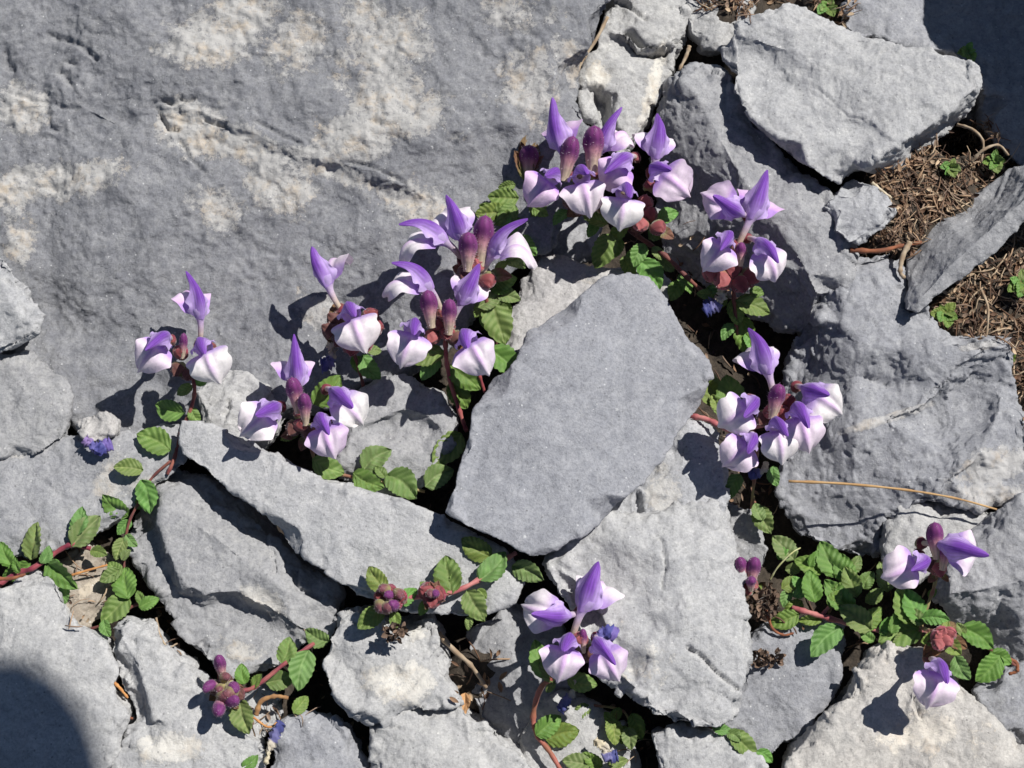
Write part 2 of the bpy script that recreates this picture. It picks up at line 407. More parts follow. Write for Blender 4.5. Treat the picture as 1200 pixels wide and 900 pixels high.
rock('limestone_block', 'broad angular grey block with a pale shelf and curved ridge at the middle right', 'rock', 'grey', 84, (.05, .0),
 '975,348 992,318 1002,298 1042,299 1058,318 1066,362 1086,360 1100,384 1122,394 1182,401 1188,412 1185,440 1193,472 1204,502 1215,545 1212,585,-14 1160,596,-14 1100,590,-10 1042,605,-26 1030,655,-44 998,652,-46 940,628,-52 916,592,-54 911,560,-50 922,528,-46 908,500,-54 922,450,-50 934,408,-38 952,374,-16',
 creases=['956,374,6 985,380,12 1010,400,14 1050,408,10 1100,400,14 1150,403,15 1182,406,12',
          '1158,408,15 1122,430,10 1106,456,6 1078,478,2 1040,490,3 1000,504,0', '1166,418,0 1132,442,-18 1116,468,-21 1088,492,-18', '1190,505,-3 1150,530,9 1115,560,9 1092,592,-6', '1128,552,-6 1180,546,-9', '966,380,-6 945,430,-39 935,470,-54', '985,386,3 972,430,-15 950,470,-39'],
 inner='1030,350,15 1000,345,15 1000,440,-12 1040,446,-9 1150,480,-15 1172,450,-12 1100,530,-6 1000,560,-18 960,600,-51 950,540,-39 1050,560,-9 1000,610,-45', edge=9, thick=120, vox=2.2, rough=1.0, chip=1.3, ledge=3.4, strata=.9,
 grooves=[('1012,440 1040,452', 4, 5), ('1098,460 1107,440 1130,422 1160,408', 2.6, 3), ('968,382 962,400 948,430', 3, 4)], stains=[(1040, 490, 60, 7, 18, .75), (1165, 545, 60, 25, 20, .75), (1150, 580, 50, 20, 0, .7), (1150, 405, 40, 8, 10, .6)])
rock('pale_stone', 'small pale sunlit rock face left of the right-hand white flowers', 'stone', 'pale', 62, (.05, .06),
 '1036,606 1060,590 1115,592 1160,600 1150,640 1112,664 1060,688 1038,662', edge=9, thick=70, vox=2.3, inner='1080,620,6')
rock('rough_rock', 'rough grey rock at the right edge with its lower half in shade', 'rock', 'grey', 92, (.08, .04),
 '1112,662 1135,634 1166,602 1200,584 1330,560 1330,790,-60 1196,786,-56 1172,768,-52 1150,748,-46 1122,722,-34 1106,700,-16',
 creases=['1114,696,2 1145,692,5 1180,684,6 1230,676,6 1320,662,4'], inner='1150,722,-24 1200,740,-32 1250,740,-32', edge=8, thick=110, vox=2.2, rough=2.6, chip=1.2)
rock('triangular_rock', 'warm pale triangular rock in the bottom right corner below the fading flower', 'rock', 'warm', 84, (.05, -.02),
 '1006,792 1020,760 1042,754 1064,758 1088,764 1112,786 1164,844 1196,882 1250,990 880,990 922,900 930,884 950,862 976,834 998,810',
 creases=['1085,800,2 1070,830,3 1078,860,2 1100,880,2', '1066,798,-3 1058,830,-4 1064,865,-3', '1040,762,2 1040,780,1'], inner='1030,800,3 1110,840,4 1000,860,3 1150,880,2', edge=10, thick=90, vox=2.4, rough=1.2, chip=1.2,
 grooves=[('1070,815 1074,832 1082,842', 3, 5), ('1016,795 1010,812', 3, 4), ('1036,758 1040,776', 3, 4)], stains=[(1090, 860, 80, 40, 0, .55)])
rock('grey_stone', 'mid grey stone wedged in the right bottom corner', 'stone', 'grey', 50, (.05, .05),
 '1142,812 1174,782 1200,776 1330,770 1330,960 1240,960 1196,872 1166,838', edge=9, thick=60, inner='1190,820,4')
rock('dark_slab', 'dark grey smooth slab below the dead flower head', 'rock', 'dark', 44, (-.05, .1),
 '872,752 905,735 950,726 986,730 985,762 979,802 964,832 935,860 905,884 868,880 845,855 862,800', edge=7, thick=60, vox=2.3, rough=.7, chip=.5, inner='930,790,2')
rock('limestone_rock', 'tall pale rock right of the lowest open flowers with a crack across its lower corner', 'rock', 'pale', 92, (-.05, -.03),
 '640,655 656,640 690,616 706,600 735,606 770,596 812,590 848,596 856,640 868,672 873,730 877,762 868,802 861,846 832,856 792,851 742,822 702,792 690,762 676,722 656,692',
 creases=['648,662,-6 690,690,4 715,740,4 722,780,2 760,820,2', '640,668,-16 668,690,-16 690,740,-14 700,780,-14'], inner='790,655,16 825,650,10 805,740,12 835,800,0 770,770,4 735,635,6 700,720,-16 688,680,-10 742,785,-14 745,700,4 780,820,-8', edge=13, thick=110, vox=2.3, rough=1.6, chip=1.2,
 grooves=[('804,758 822,768 838,786 862,806', 3.4, 7), ('775,634 780,660 776,690', 3, 4)], stains=[(760, 780, 50, 50, 0, .4)])
rock('limestone_rock', 'pale wedge of rock between the big centre slab and the dark gap', 'rock', 'pale', 78, (.0, .04),
 '706,602 716,580 755,560 784,528 800,498 832,498 846,540 852,592 850,625 800,640 745,640 718,622', edge=9, thick=90, vox=2.3, rough=1.3, chip=1.3, inner='800,560,6 760,600,2',
 grooves=[('744,612 750,596 748,580', 6, 12)], stains=[(780, 575, 30, 40, 0, .5)])
rock('pale_stone', 'small smooth pale stone behind the tiny bud pair', 'stone', 'grey', 26, (.15, .1),
 '852,592 876,600 892,626 901,644 894,664 880,690 855,680 845,640', edge=8, thick=60, vox=2.2)
rock('limestone_slab', 'big flat blue-grey slab lying on top in the centre', 'rock', 'dark', 128, (-.10, .0),
 '708,326 735,319 760,324 785,358 801,390 826,420 831,440 820,472 800,500 781,530 756,565 720,592 690,620 650,646 625,653 600,640 570,626 540,611 522,600 535,570 541,545 551,510 556,480 580,446 600,430 621,392 650,370 680,346',
 inner='740,360,3 700,400,4 660,460,4 740,470,4 640,540,3 600,590,2 700,550,3', creases=['560,490,-5 566,520,-6 560,550,-8 545,590,-8'], edge=11, thick=48, vox=2.4, rough=.7, chip=.55, bev=10, ledge=1.2)
rock('limestone_slab', 'long pale grey slab running from centre left down under the big centre slab', 'rock', 'pale', 100, (.01, .06),
 '213,494 240,497 272,505 302,525 340,546 400,570 442,580 500,600 526,611 562,634 602,655 612,680 602,702 572,720 546,723 510,718 470,712 442,704 400,686 380,668 340,640 312,606 280,578 246,556 215,530 212,512',
 inner='260,530,2 320,580,2 400,630,3 480,650,3 560,680,1', edge=8, thick=42, vox=2.3, rough=.7, chip=.7, bev=7, ledge=1.6)
rock('ledge_rock', 'stepped grey rock in the lower left whose lower step is shaded by its upper step', 'rock', 'grey', 50, (.0, .02),
 '145,642 160,606 186,562 206,546 230,556 300,610 340,650 396,692 398,722 386,746 356,752 330,782 300,786 270,791 240,771 221,756 205,736 190,706 166,672',
 creases=['192,590,20 188,614,20 196,648,20 216,686,20 240,698,20 276,695,20 312,714,18 346,735,14', '186,590,-2 180,618,-2 188,654,-3 210,694,-3 238,708,-3 274,705,-3 306,722,-3 336,744,-2'],
 inner='240,620,24 280,650,24 330,690,22 260,670,24 370,710,8 170,650,-2 250,740,0 290,750,0 340,764,-4', edge=11, thick=90, vox=2.2, rough=1.4, chip=1.2, stains=[(310, 705, 35, 18, -25, .85), (280, 760, 40, 20, 0, .5)],
 grooves=[('320,645 322,670', 3, 5), ('345,668 350,690 375,700', 4, 6)])
rock('limestone_slab', 'pale flat slab in the bottom left corner half covered by a soft dark shadow', 'rock', 'pale', 82, (.0, .02),
 '-190,700 0,690 22,676 38,667 54,669 72,690 78,712 88,735 124,754 138,780 134,810 151,842 141,870 122,905 115,990 -190,990', inner='40,720,5 80,780,3 60,840,3', edge=9, thick=90, vox=2.5, rough=.8, chip=.8, bev=9)
rock('limestone_rock', 'ridged pale rock in the bottom left with the ball of purple buds above it', 'rock', 'pale', 74, (.02, .03),
 '130,736 146,724 166,735 186,760 216,780 242,802 268,830 306,880 300,990 122,990 130,892 152,852 160,842 154,826 140,792 133,764',
 creases=['140,740,4 158,770,6 170,805,5 180,840,4 196,850,3', '136,752,-12 148,784,-12 158,812,-13 172,846,-10'], inner='200,800,4 240,840,4 230,880,4 180,880,4', edge=10, thick=80, vox=2.2, rough=1.2, chip=1.3, strata=1.0, stains=[(200, 875, 50, 25, 0, .7)])
rock('grey_stone', 'small grey stone at the bottom beside a withered petal', 'stone', 'grey', 58, (.0, .0),
 '322,856 340,845 382,838 396,846 420,878 434,900 430,985 316,985', edge=8, thick=60, vox=2.2, strata=.8, inner='360,875,4')
rock('limestone_rock', 'chunky pale rock below the maroon bud heads', 'rock', 'pale', 82, (-.03, .0),
 '398,722 430,716 470,725 505,722 515,746 526,772 526,802 540,826 482,832 432,846 402,828 385,802 380,772 390,742',
 creases=['402,740,-2 432,760,4 450,790,2 440,830,-2', '470,740,6 490,790,4 480,820,2'], inner='415,790,-6 460,770,7', edge=10, thick=90, vox=2.1, rough=1.8, chip=1.4, stains=[(470, 800, 50, 30, 0, .7), (490, 745, 20, 15, 0, .5)])
rock('limestone_rock', 'broken grey rock at the bottom centre in front of the chunky pale rock', 'rock', 'pale', 70, (.0, .0),
 '437,846 482,833 541,829 556,846 572,848 596,872 626,900 640,990 424,990 438,895', creases=['556,846,0 560,870,-1 575,900,-1', '548,848,4 552,875,4 566,905,4'], inner='500,870,4', edge=8, thick=80, vox=2.2, rough=1.4, chip=1.5, strata=.6)
rock('sunken_rock', 'dark rock deep in the shaded hollow left of the lowest open flowers', 'rock', 'grey', 18, (.0, .0),
 '545,740 585,716 640,700 660,740 668,800 650,850 625,890 590,868 560,842 552,800', edge=8, thick=40, inner='610,780,6')
rock('flat_stone', 'flat grey stone at the bottom under the lowest skullcap stem', 'stone', 'pale', 26, (.0, .03),
 '600,872 626,826 660,812 700,832 732,850 748,890 745,985 620,985', edge=7, thick=40, inner='680,860,3')
rock('limestone_rock', 'pale rock tip at the bottom edge under the tall crack-cornered rock', 'rock', 'pale', 66, (.0, .0),
 '764,862 790,856 832,858 862,868 892,888 912,985 762,985 774,900', edge=8, thick=70, vox=2.2, inner='820,885,4')
rock('limestone_rock', 'rounded pale rock at the left edge resting on the great boulder', 'rock', 'pale', 122, (.08, .1),
 '-190,270 0,299 14,322 34,354 49,374 41,391 22,404 0,414 -190,430', inner='10,350,8 30,376,5', creases=['-20,395,-2 15,385,2 40,378,2'], edge=13, thick=60, vox=2.3, rough=1.1)
rock('limestone_rock', 'low grey rock at the left edge under the rounded pale rock', 'rock', 'grey', 88, (-.05, .1),
 '-190,405 0,416 30,418 52,430 76,444 84,460 78,488 71,514 40,530 -190,540', inner='30,460,4', edge=9, thick=70, vox=2.4, rough=1.2)
rock('limestone_slab', 'broad smooth grey slab at the left edge above the creeping leafy runner', 'rock', 'grey', 70, (.02, .03),
 '-190,500 50,508 100,518 150,505 212,500 216,540 190,565 160,590 146,600 120,625 82,640 42,650 0,655 -190,660', inner='80,570,4 140,540,2', edge=7, thick=70, vox=2.4, rough=.8, chip=.7, stains=[(130, 560, 30, 40, 0, .5), (20, 530, 20, 12, 0, .5), (170, 570, 30, 20, 0, .55)])
rock('pebble', 'little white-grey stone with a fallen blue petal against it', 'stone', 'warm', 92, (.0, .05),
 '90,497 104,488 124,485 135,494 132,508 112,516 96,511', edge=6, thick=30, vox=1.6, bev=5, rough=.6)
rock('brown_stone', 'brownish warm stone under the creeping runner at the lower left', 'stone', 'brown', 44, (.02, .0),
 '70,662 100,640 140,655 146,690 124,722 92,738 78,715', edge=6, thick=40, vox=2.0, strata=1.2, stains=[(105, 690, 30, 10, 40, .7)])
rock('grey_stone', 'pale cracked stone between the left flower pair and the long slab', 'stone', 'pale', 66, (.0, .05),
 '234,458 260,435 286,437 312,455 324,474 316,520 292,540 240,510', edge=9, thick=70, vox=2.1, inner='275,470,5', grooves=[('268,470 262,492', 3, 6), ('285,480 275,500', 3, 4)])
rock('grey_stone', 'lumpy grey stone in front of the maroon calyx cluster left of centre', 'stone', 'grey', 76, (.0, .04),
 '395,500 404,476 440,445 476,439 516,459 536,490 536,522 512,562 472,584 430,574 392,552', creases=['455,485,2 475,480,6 500,486,4 520,505,0', '455,495,-8 478,492,-6 505,500,-6'], inner='440,530,2 490,530,0', edge=10, thick=80, vox=2.1, rough=1.5)
rock('pale_stone', 'warm white stone behind the upper left edge of the big centre slab', 'stone', 'warm', 74, (.0, -.02),
 '592,412 598,365 613,330 634,303 660,300 690,314 722,312 770,308 790,340 770,372 700,380 640,420', edge=6, thick=60, vox=2.2, inner='640,350,4', stains=[(690, 330, 25, 15, 0, .5)])
rock('pebble', 'smooth grey stone behind the pink and white middle cluster', 'stone', 'grey', 66, (.0, .05),
 '438,372 450,350 480,343 502,365 508,390 488,420 452,424 434,404', edge=9, thick=60, vox=2.0, inner='470,375,5')
rock('shaded_rock', 'dark grey stone in the shade below the top flower cluster', 'stone', 'grey', 48, (-.1, .0),
 '612,300 616,250 650,236 690,240 704,262 694,300 660,318 628,318', edge=9, thick=50, vox=2.1, inner='655,270,6')
rock('grey_stone', 'pale stone left of the top right slab with litter piled above it', 'stone', 'pale', 92, (.03, .0),
 '806,14 820,-40 880,-60 880,20 862,32 845,58 826,56 810,36', inner='836,22,4', edge=9, thick=60, vox=2.0)
rock('pebble', 'small pale chip among dead stalks below the ball of purple buds', 'stone', 'pale', 40, (0, 0), '286,822 302,806 326,816 332,838 312,866 296,862', edge=5, thick=30, vox=1.8, bev=5)
rock('pebble', 'small grey chip in the gap beside the shadowed corner slab', 'stone', 'grey', 40, (0, 0), '130,812 148,806 162,822 158,844 138,850 128,836', edge=5, thick=30, vox=1.8, bev=5)
_g = [P(x, y, 120) + SUNH * 310 * U for x, y in ((1092, -10), (1100, 40), (1152, 104), (1178, 150), (1194, 188), (1300, 150), (1420, -60), (1330, -240), (1160, -200))]
_px, _py = proj(np.array(_g))
rock('shade_boulder', 'dark rock beyond the top right corner that throws its shade into the photo', 'boulder', 'grey', 430, (0, 0),
 ' '.join('%.1f,%.1f' % q_ for q_ in zip(_px, _py)), edge=6, thick=440, vox=5, chip=.5, inset=-.1)

# more scree lying beyond the edges of the photo (the same kinds of rock, turned)
_src = [o for o in ROCKS if o.name.startswith('limestone_rock') or o.name.startswith('limestone_slab') or o.name.startswith('grey_stone')]
_rr = random.Random(5)
for _k, (x, y) in enumerate([(-120, 1130), (110, 1150), (340, 1120), (560, 1150), (780, 1130), (1010, 1160), (1240, 1110), (1450, 900), (1470, 640), (1480, 330), (-330, 760), (-340, 1000), (-360, 480), (1000, -190), (880, -230), (-350, 140), (-350, -180), (1640, 500), (1650, 800), (1450, 1150)]):
    o = _src[(_k * 5) % len(_src)].copy(); COL.objects.link(o)
    q_ = P(x, y, 0); o.location = (q_[0], q_[1], o.location.z); o.rotation_euler = (0, 0, _rr.random() * 6.28)
    tag(o, 'limestone rock lying loose beyond the edge of the photo', 'rock', 'rocks beyond the photo')
# ================================================================== ground
q = NT('dry_soil'); tc = q.n('ShaderNodeTexCoord'); v = tc.outputs['Object']
c = q.mix(q.ramp(q.noise(v, 1 / (12 * U), 6, .7), [(.35, 0.), (.65, 1.)]), (.022, .017, .013, 1), (.085, .066, .048, 1))
b = q.n('ShaderNodeBsdfPrincipled'); q.l(c, b.inputs['Base Color']); q.set(b, Roughness=.95)
bm = q.n('ShaderNodeBump'); q.set(bm, Strength=.8, Distance=4 * U); q.l(q.noise(v, 1 / (5 * U), 5, .7), bm.inputs['Height']); q.l(bm.outputs[0], b.inputs['Normal'])
q.l(b.outputs[0], q.out.inputs[0]); M['soil'] = q.m
def soil_h(x, y):
    """soil height (units) at world x, y given in units"""
    h = np.full(len(x), -48.0)
    for (px, py, r, a) in ((1075, 240, 105, 88), (1150, 230, 80, 70), (1175, 395, 90, 52), (1130, 350, 60, 56), (1180, 320, 60, 60), (845, 0, 70, 92), (970, 8, 50, 90), (100, 660, 60, 18), (560, 790, 45, 14), (300, 810, 50, 14), (1120, 720, 70, 10), (760, 60, 40, 10)):
        w_ = P(px, py, a * .8) / U
        h = np.maximum(h, -48 + (a + 48) * sstep(1.35, .55, np.hypot(x - w_[0], y - w_[1]) / r))
    return h
def axis(lo, hi, step, far):
    a = list(np.arange(lo, hi + 1, step)); k = step; x = hi
    while x < far: k *= 1.6; x += k; a.append(x)
    k = step; x = lo; pre = []
    while x > -far: k *= 1.6; x -= k; pre.append(x)
    return np.array(pre[::-1] + a)
ax = axis(-480, 700, 7, 60000); ay = axis(-560, 560, 7, 60000)
X, Y = np.meshgrid(ax, ay); xf, yf = X.ravel(), Y.ravel()
near = sstep(1500, 700, np.hypot(xf, yf))
Q = np.stack([xf, yf, np.zeros_like(xf)], 1)
h = soil_h(xf, yf) + near * (4 * fbm(Q / 40, 3, 3) + 2.2 * fbm(Q / 12, 3, 8)) + (1 - near) * 10 * fbm(Q / 900, 3, 5)
V = np.stack([xf, yf, h], 1) * U
nx, ny = len(ax), len(ay)
F = [(j * nx + i, j * nx + i + 1, (j + 1) * nx + i + 1, (j + 1) * nx + i) for j in range(ny - 1) for i in range(nx - 1)]
g = mk('ground', V, F, M['soil']); tag(g, 'dark dry soil in the gaps between the rocks', kind='structure')
SURF_V.append(V); SURF_F.append(F)
off = 0; allV = []; allF = []
for a, f in zip(SURF_V, SURF_F):
    allV.append(a); allF += [tuple(i + off for i in t) for t in f]; off += len(a)
BVH = BVHTree.FromPolygons([tuple(v) for v in np.vstack(allV)], allF)
def hit(px, py):
    d = Vector(ray(px, py)).normalized()
    r = BVH.ray_cast(Vector(CAM), d)
    return r[0].z / U
def S(px, py, lift=0):
    """point over the visible surface at this place"""
    return P(px, py, hit(px, py) + lift)
# ================================================================== plant materials
def petal_mat(name, trans=.35, rough=.55, tint=None, bumps=6, sheen=.15):
    q = NT(name); tc = q.n('ShaderNodeTexCoord'); v = tc.outputs['Object']; inf = q.n('ShaderNodeObjectInfo')
    c = q.attr('col')
    if tint: c = q.mix(q.ramp(inf.outputs['Random'], [(.15, 0.), (1., tint[1])]), c, tint[0], 'MULTIPLY')
    c = q.mix(1.0, c, q.ramp(q.noise(v, 1 / (bumps * U), 4, .65), [(.25, .86), (.75, 1.12)]), 'MULTIPLY')
    b = q.n('ShaderNodeBsdfPrincipled'); q.l(c, b.inputs['Base Color']); q.set(b, Roughness=rough)
    b.inputs['Specular IOR Level'].default_value = .3
    b.inputs['Sheen Weight'].default_value = sheen
    bm = q.n('ShaderNodeBump'); q.set(bm, Strength=.35, Distance=1.2 * U); q.l(q.noise(v, 1 / (4 * U), 3, .6), bm.inputs['Height'])
    q.l(bm.outputs[0], b.inputs['Normal'])
    t = q.n('ShaderNodeBsdfTranslucent'); q.l(c, t.inputs['Color'])
    mx = q.n('ShaderNodeMixShader'); mx.inputs[0].default_value = trans
    q.l(b.outputs[0], mx.inputs[1]); q.l(t.outputs[0], mx.inputs[2]); q.l(mx.outputs[0], q.out.inputs[0])
    return q.m
M['petal'] = petal_mat('violet_petal', .3)
M['lip'] = petal_mat('white_petal', .2, tint=((.93, .78, .95, 1), 1.0))
M['leaf'] = petal_mat('green_leaf', .2, .36, tint=((.78, .92, .62, 1), .7), bumps=9)
M['bract'] = petal_mat('bract', .15, .6, sheen=.35)
M['stem'] = petal_mat('stem', .0, .6)
M['straw'] = petal_mat('straw', .05, .7)

def mesh_data(name, V, F, mat, col):
    me = bpy.data.meshes.new(name); me.from_pydata([tuple(v) for v in V], [], F)
    me.polygons.foreach_set('use_smooth', [True] * len(me.polygons))
    a = me.color_attributes.new('col', 'FLOAT_COLOR', 'POINT')
    C4 = np.ones((len(V), 4), np.float32); C4[:, :3] = np.asarray(col)[:, :3]; a.data.foreach_set('color', C4.ravel())
    me.materials.append(M[mat]); me.update(); return me

def grid_faces(r, c, wrap=False, off=0):
    F = []
    for i in range(r - 1):
        for j in range(c if wrap else c - 1):
            F.append((off + i * c + j, off + i * c + (j + 1) % c, off + (i + 1) * c + (j + 1) % c, off + (i + 1) * c + j))
    return F
L3 = lambda *a: np.array(lin(*a)[:3])
VIO, VIO2, LIL, LIL2 = L3(126, 74, 176), L3(158, 106, 202), L3(196, 164, 226), L3(226, 210, 240)
WHT, PNK, CRM = L3(244, 240, 236), L3(226, 178, 226), L3(222, 204, 176)

def bez(p, s):
    p = [np.array(a, float) for a in p]; s = np.asarray(s)[:, None]
    return (1 - s) ** 3 * p[0] + 3 * (1 - s) ** 2 * s * p[1] + 3 * (1 - s) * s ** 2 * p[2] + s ** 3 * p[3]

def tube_mesh(name, path, rad, mat, cols, nseg=12, ecc=1.0):
    """path Nx3, radii N, colours N"""
    path = np.asarray(path, float); n = len(path); V = []; C = []
    up = np.array([.13, .97, .2])
    for i in range(n):
        t = path[min(i + 1, n - 1)] - path[max(i - 1, 0)]; t /= np.linalg.norm(t) + 1e-9
        a = np.cross(t, up); a /= np.linalg.norm(a) + 1e-9; b = np.cross(a, t)
        for j in range(nseg):
            th = 6.2832 * j / nseg
            V.append(path[i] + rad[i] * (math.cos(th) * a * ecc + math.sin(th) * b)); C.append(cols[i])
    F = grid_faces(n, nseg, True)
    F.append(tuple(range(nseg - 1, -1, -1))); F.append(tuple((n - 1) * nseg + j for j in range(nseg)))
    return np.array(V), F, np.array(C)

def flower_meshes(seed):
    r = np.random.default_rng(seed); u = U
    # --- tube
    n = 14; s = np.linspace(0, 1, n)
    cx = bez([(0, 0, 0), (-3, 0, 18), (-4, 0, 32), (5, 0, 47)], s)
    rad = 2.8 + 1.8 * s + 6.2 * sstep(.62, 1, s)
    V = []; C = []; ns = 14
    for i in range(n):
        for j in range(ns):
            th = 6.2832 * j / ns
            V.append(cx[i] + np.array([math.cos(th) * rad[i] * 1.0, math.sin(th) * rad[i] * .95, -2.5 * math.cos(th) * s[i]]))
            k = sstep(.1, .95, s[i]); back = .5 - .5 * math.cos(th)
            c = CRM * (1 - k) + LIL2 * k
            c = c * (1 - .55 * back * k) + (VIO2 * .6 + LIL * .4) * .55 * back * k
            C.append(c)
    tube = mesh_data('flower', np.array(V) * u, grid_faces(n, ns, True), 'petal', C)
    # --- hood
    n, m = 20, 23; s = np.linspace(0, 1, n)
    tipx, tipz = 20 + r.uniform(-9, 6), 87 + r.uniform(-8, 7); side = r.uniform(-7, 7); ww = r.uniform(.84, 1.08)
    K = bez([(-6.5, 0, 36), (-11, 0, 56), (-3, 0, 78), (tipx, 0, tipz)], s)
    T = np.gradient(K, axis=0); T /= np.linalg.norm(T, axis=1)[:, None]
    Nn = np.stack([T[:, 2], T[:, 1] * 0, -T[:, 0]], 1)
    V = []; C = []
    for i in range(n):
        si = s[i]
        w = 7.6 * ww * (max(0, 1 - si ** 2.4)) ** .62 * (.72 + .36 * math.sin(min(1, si * 1.7) * 2.2)) + .7
        fl = sstep(-.06, .16, si) * sstep(.82, .4, si)
        for j in range(m):
            t = -1 + 2 * j / (m - 1); at = abs(t)
            lo = min(at, .62) / .62
            y = w * math.sin(lo * 1.5) * (.62 + .38 * lo); dd = w * 1.05 * (1 - math.cos(lo * 1.5))
            ex = max(0, at - .62) / .38
            y += ex * fl * (6.5 + 1.2 * math.sin(si * 21 + seed)); dd += ex * (fl * 4.0 + 1.0)
            sag = ex * ex * fl * 3.0 * math.sin(si * 19 + seed + t)
            p = K[i] + Nn[i] * (dd + sag); V.append((p[0], (math.copysign(y, t) if t else 0) + side * si * si + .5 * math.sin(si * 8 + t * 6 + seed), p[2] - 3 * ex * fl))
            k = max(sstep(.28, .66, at) * sstep(1.0, .45, si), sstep(.5, .05, si) * .9)
            streak = .22 * math.sin(t * 30 + si * 3 + math.sin(si * 9)) * sstep(.1, .4, si)
            base = VIO * (1 - .5 * sstep(.1, .7, at)) + VIO2 * .5 * sstep(.1, .7, at)
            c = base * (1 - k) + LIL * k
            c = c * (1 + streak)
            if ex > .2: c = c * (1 - .5 * ex * fl) + LIL2 * .5 * ex * fl
            C.append(c)
    hood = mesh_data('hood', np.array(V) * u, grid_faces(n, m), 'petal', C)
    # --- lower lip
    n, m = 22, 27; s = np.linspace(0, 1, n)
    dz = r.uniform(-6, 5)
    Lc = bez([(9, 0, 38), (15, 0, 59), (33 + dz * .5, 0, 66), (51, 0, 44 + dz)], s)
    V = []; C = []; ph = r.uniform(0, 6, 4)
    asy = r.uniform(-.14, .14); lilac = max(0, r.uniform(-.5, 1.0))
    for i in range(n):
        si = s[i]
        w = 6 + 18.5 * max(0, 1 - (max(0, .55 - si) / .55) ** 3.0) ** .55
        if si > .55: w *= .14 + .86 * max(0.0, 1 - ((si - .55) / .452) ** 2.4) ** .55
        w *= 1 + .07 * math.sin(si * 11 + ph[0])
        for j in range(m):
            t = -1 + 2 * j / (m - 1); at = abs(t)
            fold = 2.6 * math.exp(-(t / .12) ** 2) - 1.0 * math.exp(-((at - .25) / .09) ** 2) + .3 * math.exp(-((at - .55) / .1) ** 2)
            dz_ = fold * sstep(0, .3, si) - (2.2 * at ** 2.0) * sstep(.15, .6, si) + 1.8 * math.sin(t * 6.5 + ph[3]) * sstep(.4, 1, si) * at + 2.0 * math.sin(3.4 * t + ph[1] + si * 3) * si + 1.0 * math.sin(8 * t + ph[2] + si * 5) * si * at + asy * 20 * t * si
            pull = (7.0 * at ** 2.0 + 2.6 * math.exp(-((at - .45) / .16) ** 2)) * sstep(.3, .8, si)
            V.append((Lc[i][0] - pull + .9 * math.sin(t * 9 + ph[3]) * sstep(.7, 1, si), w * t * (1 + asy * math.copysign(1, t)), Lc[i][2] + dz_ + pull * .2))
            k = math.exp(-(t / .14) ** 2) * .7 * sstep(1.05, .6, si) + .22 * math.exp(-((at - .32) / .06) ** 2) * sstep(.9, .3, si)
            k = max(k, .9 * sstep(.42, .1, si))
            k = min(1, k + lilac * (.25 + .35 * sstep(.2, .9, at)) + .07 * max(0, math.sin(t * 40 + math.sin(si * 6) * 2)) * sstep(.2, .5, si))
            C.append(WHT * (1 - k) + (PNK * .6 + LIL * .4 if si > .25 else LIL) * k)
    lip = mesh_data('lower_lip', np.array(V) * u, grid_faces(n, m), 'lip', C)
    # --- calyx
    cal = calyx_data('calyx', r, .85)
    return tube, hood, lip, cal

def calyx_data(name, r, sc=1.0, red=None):
    """closed two-lipped calyx: a plump helmet with a raised crest on its back and a dark slit"""
    n, m = 14, 18; V = []; C = []
    g, mar = L3(138, 142, 80), (L3(130, 52, 66) if red is None else red)
    rim = L3(176, 122, 112)
    for i in range(n):
        si = i / (n - 1)
        rad = 7.4 * math.sin(math.pi * min(1, .1 + .9 * si) ** .8) ** .7 + .4
        for j in range(m):
            th = 6.2832 * j / m; fr, sd = math.cos(th), math.sin(th)
            crest = 2.6 * max(0, -fr) ** 3 * math.exp(-((si - .5) / .2) ** 2)
            slit = 1.6 * math.exp(-((fr - .15) / .16) ** 2) * sstep(.35, .6, si)
            x = fr * (rad * .9 + crest) - slit * .4 * fr; y = sd * (rad * 1.15 - slit)
            V.append(((x + 1.5 * si) * sc, y * sc, (-4 + 18 * si + 1.2 * math.sin(th * 3 + i)) * sc))
            k = sstep(.1, .42, si) * (.85 + .15 * max(0, -fr))
            c = g * (1 - k) + mar * k
            q_ = math.exp(-((fr - .3) / .13) ** 2) * sstep(.4, .7, si); c = c * (1 - .6 * q_) + rim * .6 * q_
            c = c * (1 - .6 * slit / 1.6) * (.85 + .25 * math.sin(th * 7) ** 2)
            C.append(c)
    V, F, C = fuzz(V, grid_faces(n, m, True), C, 30, 1.6, L3(206, 186, 180), int(sc * 100))
    return mesh_data(name, np.array(V) * U, F, 'bract', C)

def fuzz(V, F, C, n, L_, col, seed):
    r = np.random.default_rng(seed + 400); V = list(np.asarray(V, float)); C = list(C); c0 = np.mean(V, 0); N = len(V)
    for _ in range(n):
        p = V[r.integers(0, N)]; d = p - c0; d[2] *= .35; d = d / (np.linalg.norm(d) + 1e-9) + r.normal(0, .35, 3) + np.array([0, 0, .35]); d /= np.linalg.norm(d)
        sd = np.cross(d, r.normal(0, 1, 3)); sd /= np.linalg.norm(sd) + 1e-9; k = len(V)
        V += [p - sd * .22, p + sd * .22, p + d * L_ * r.uniform(.6, 1.3)]; C += [col, col, col]; F.append((k, k + 1, k + 2))
    return V, F, C

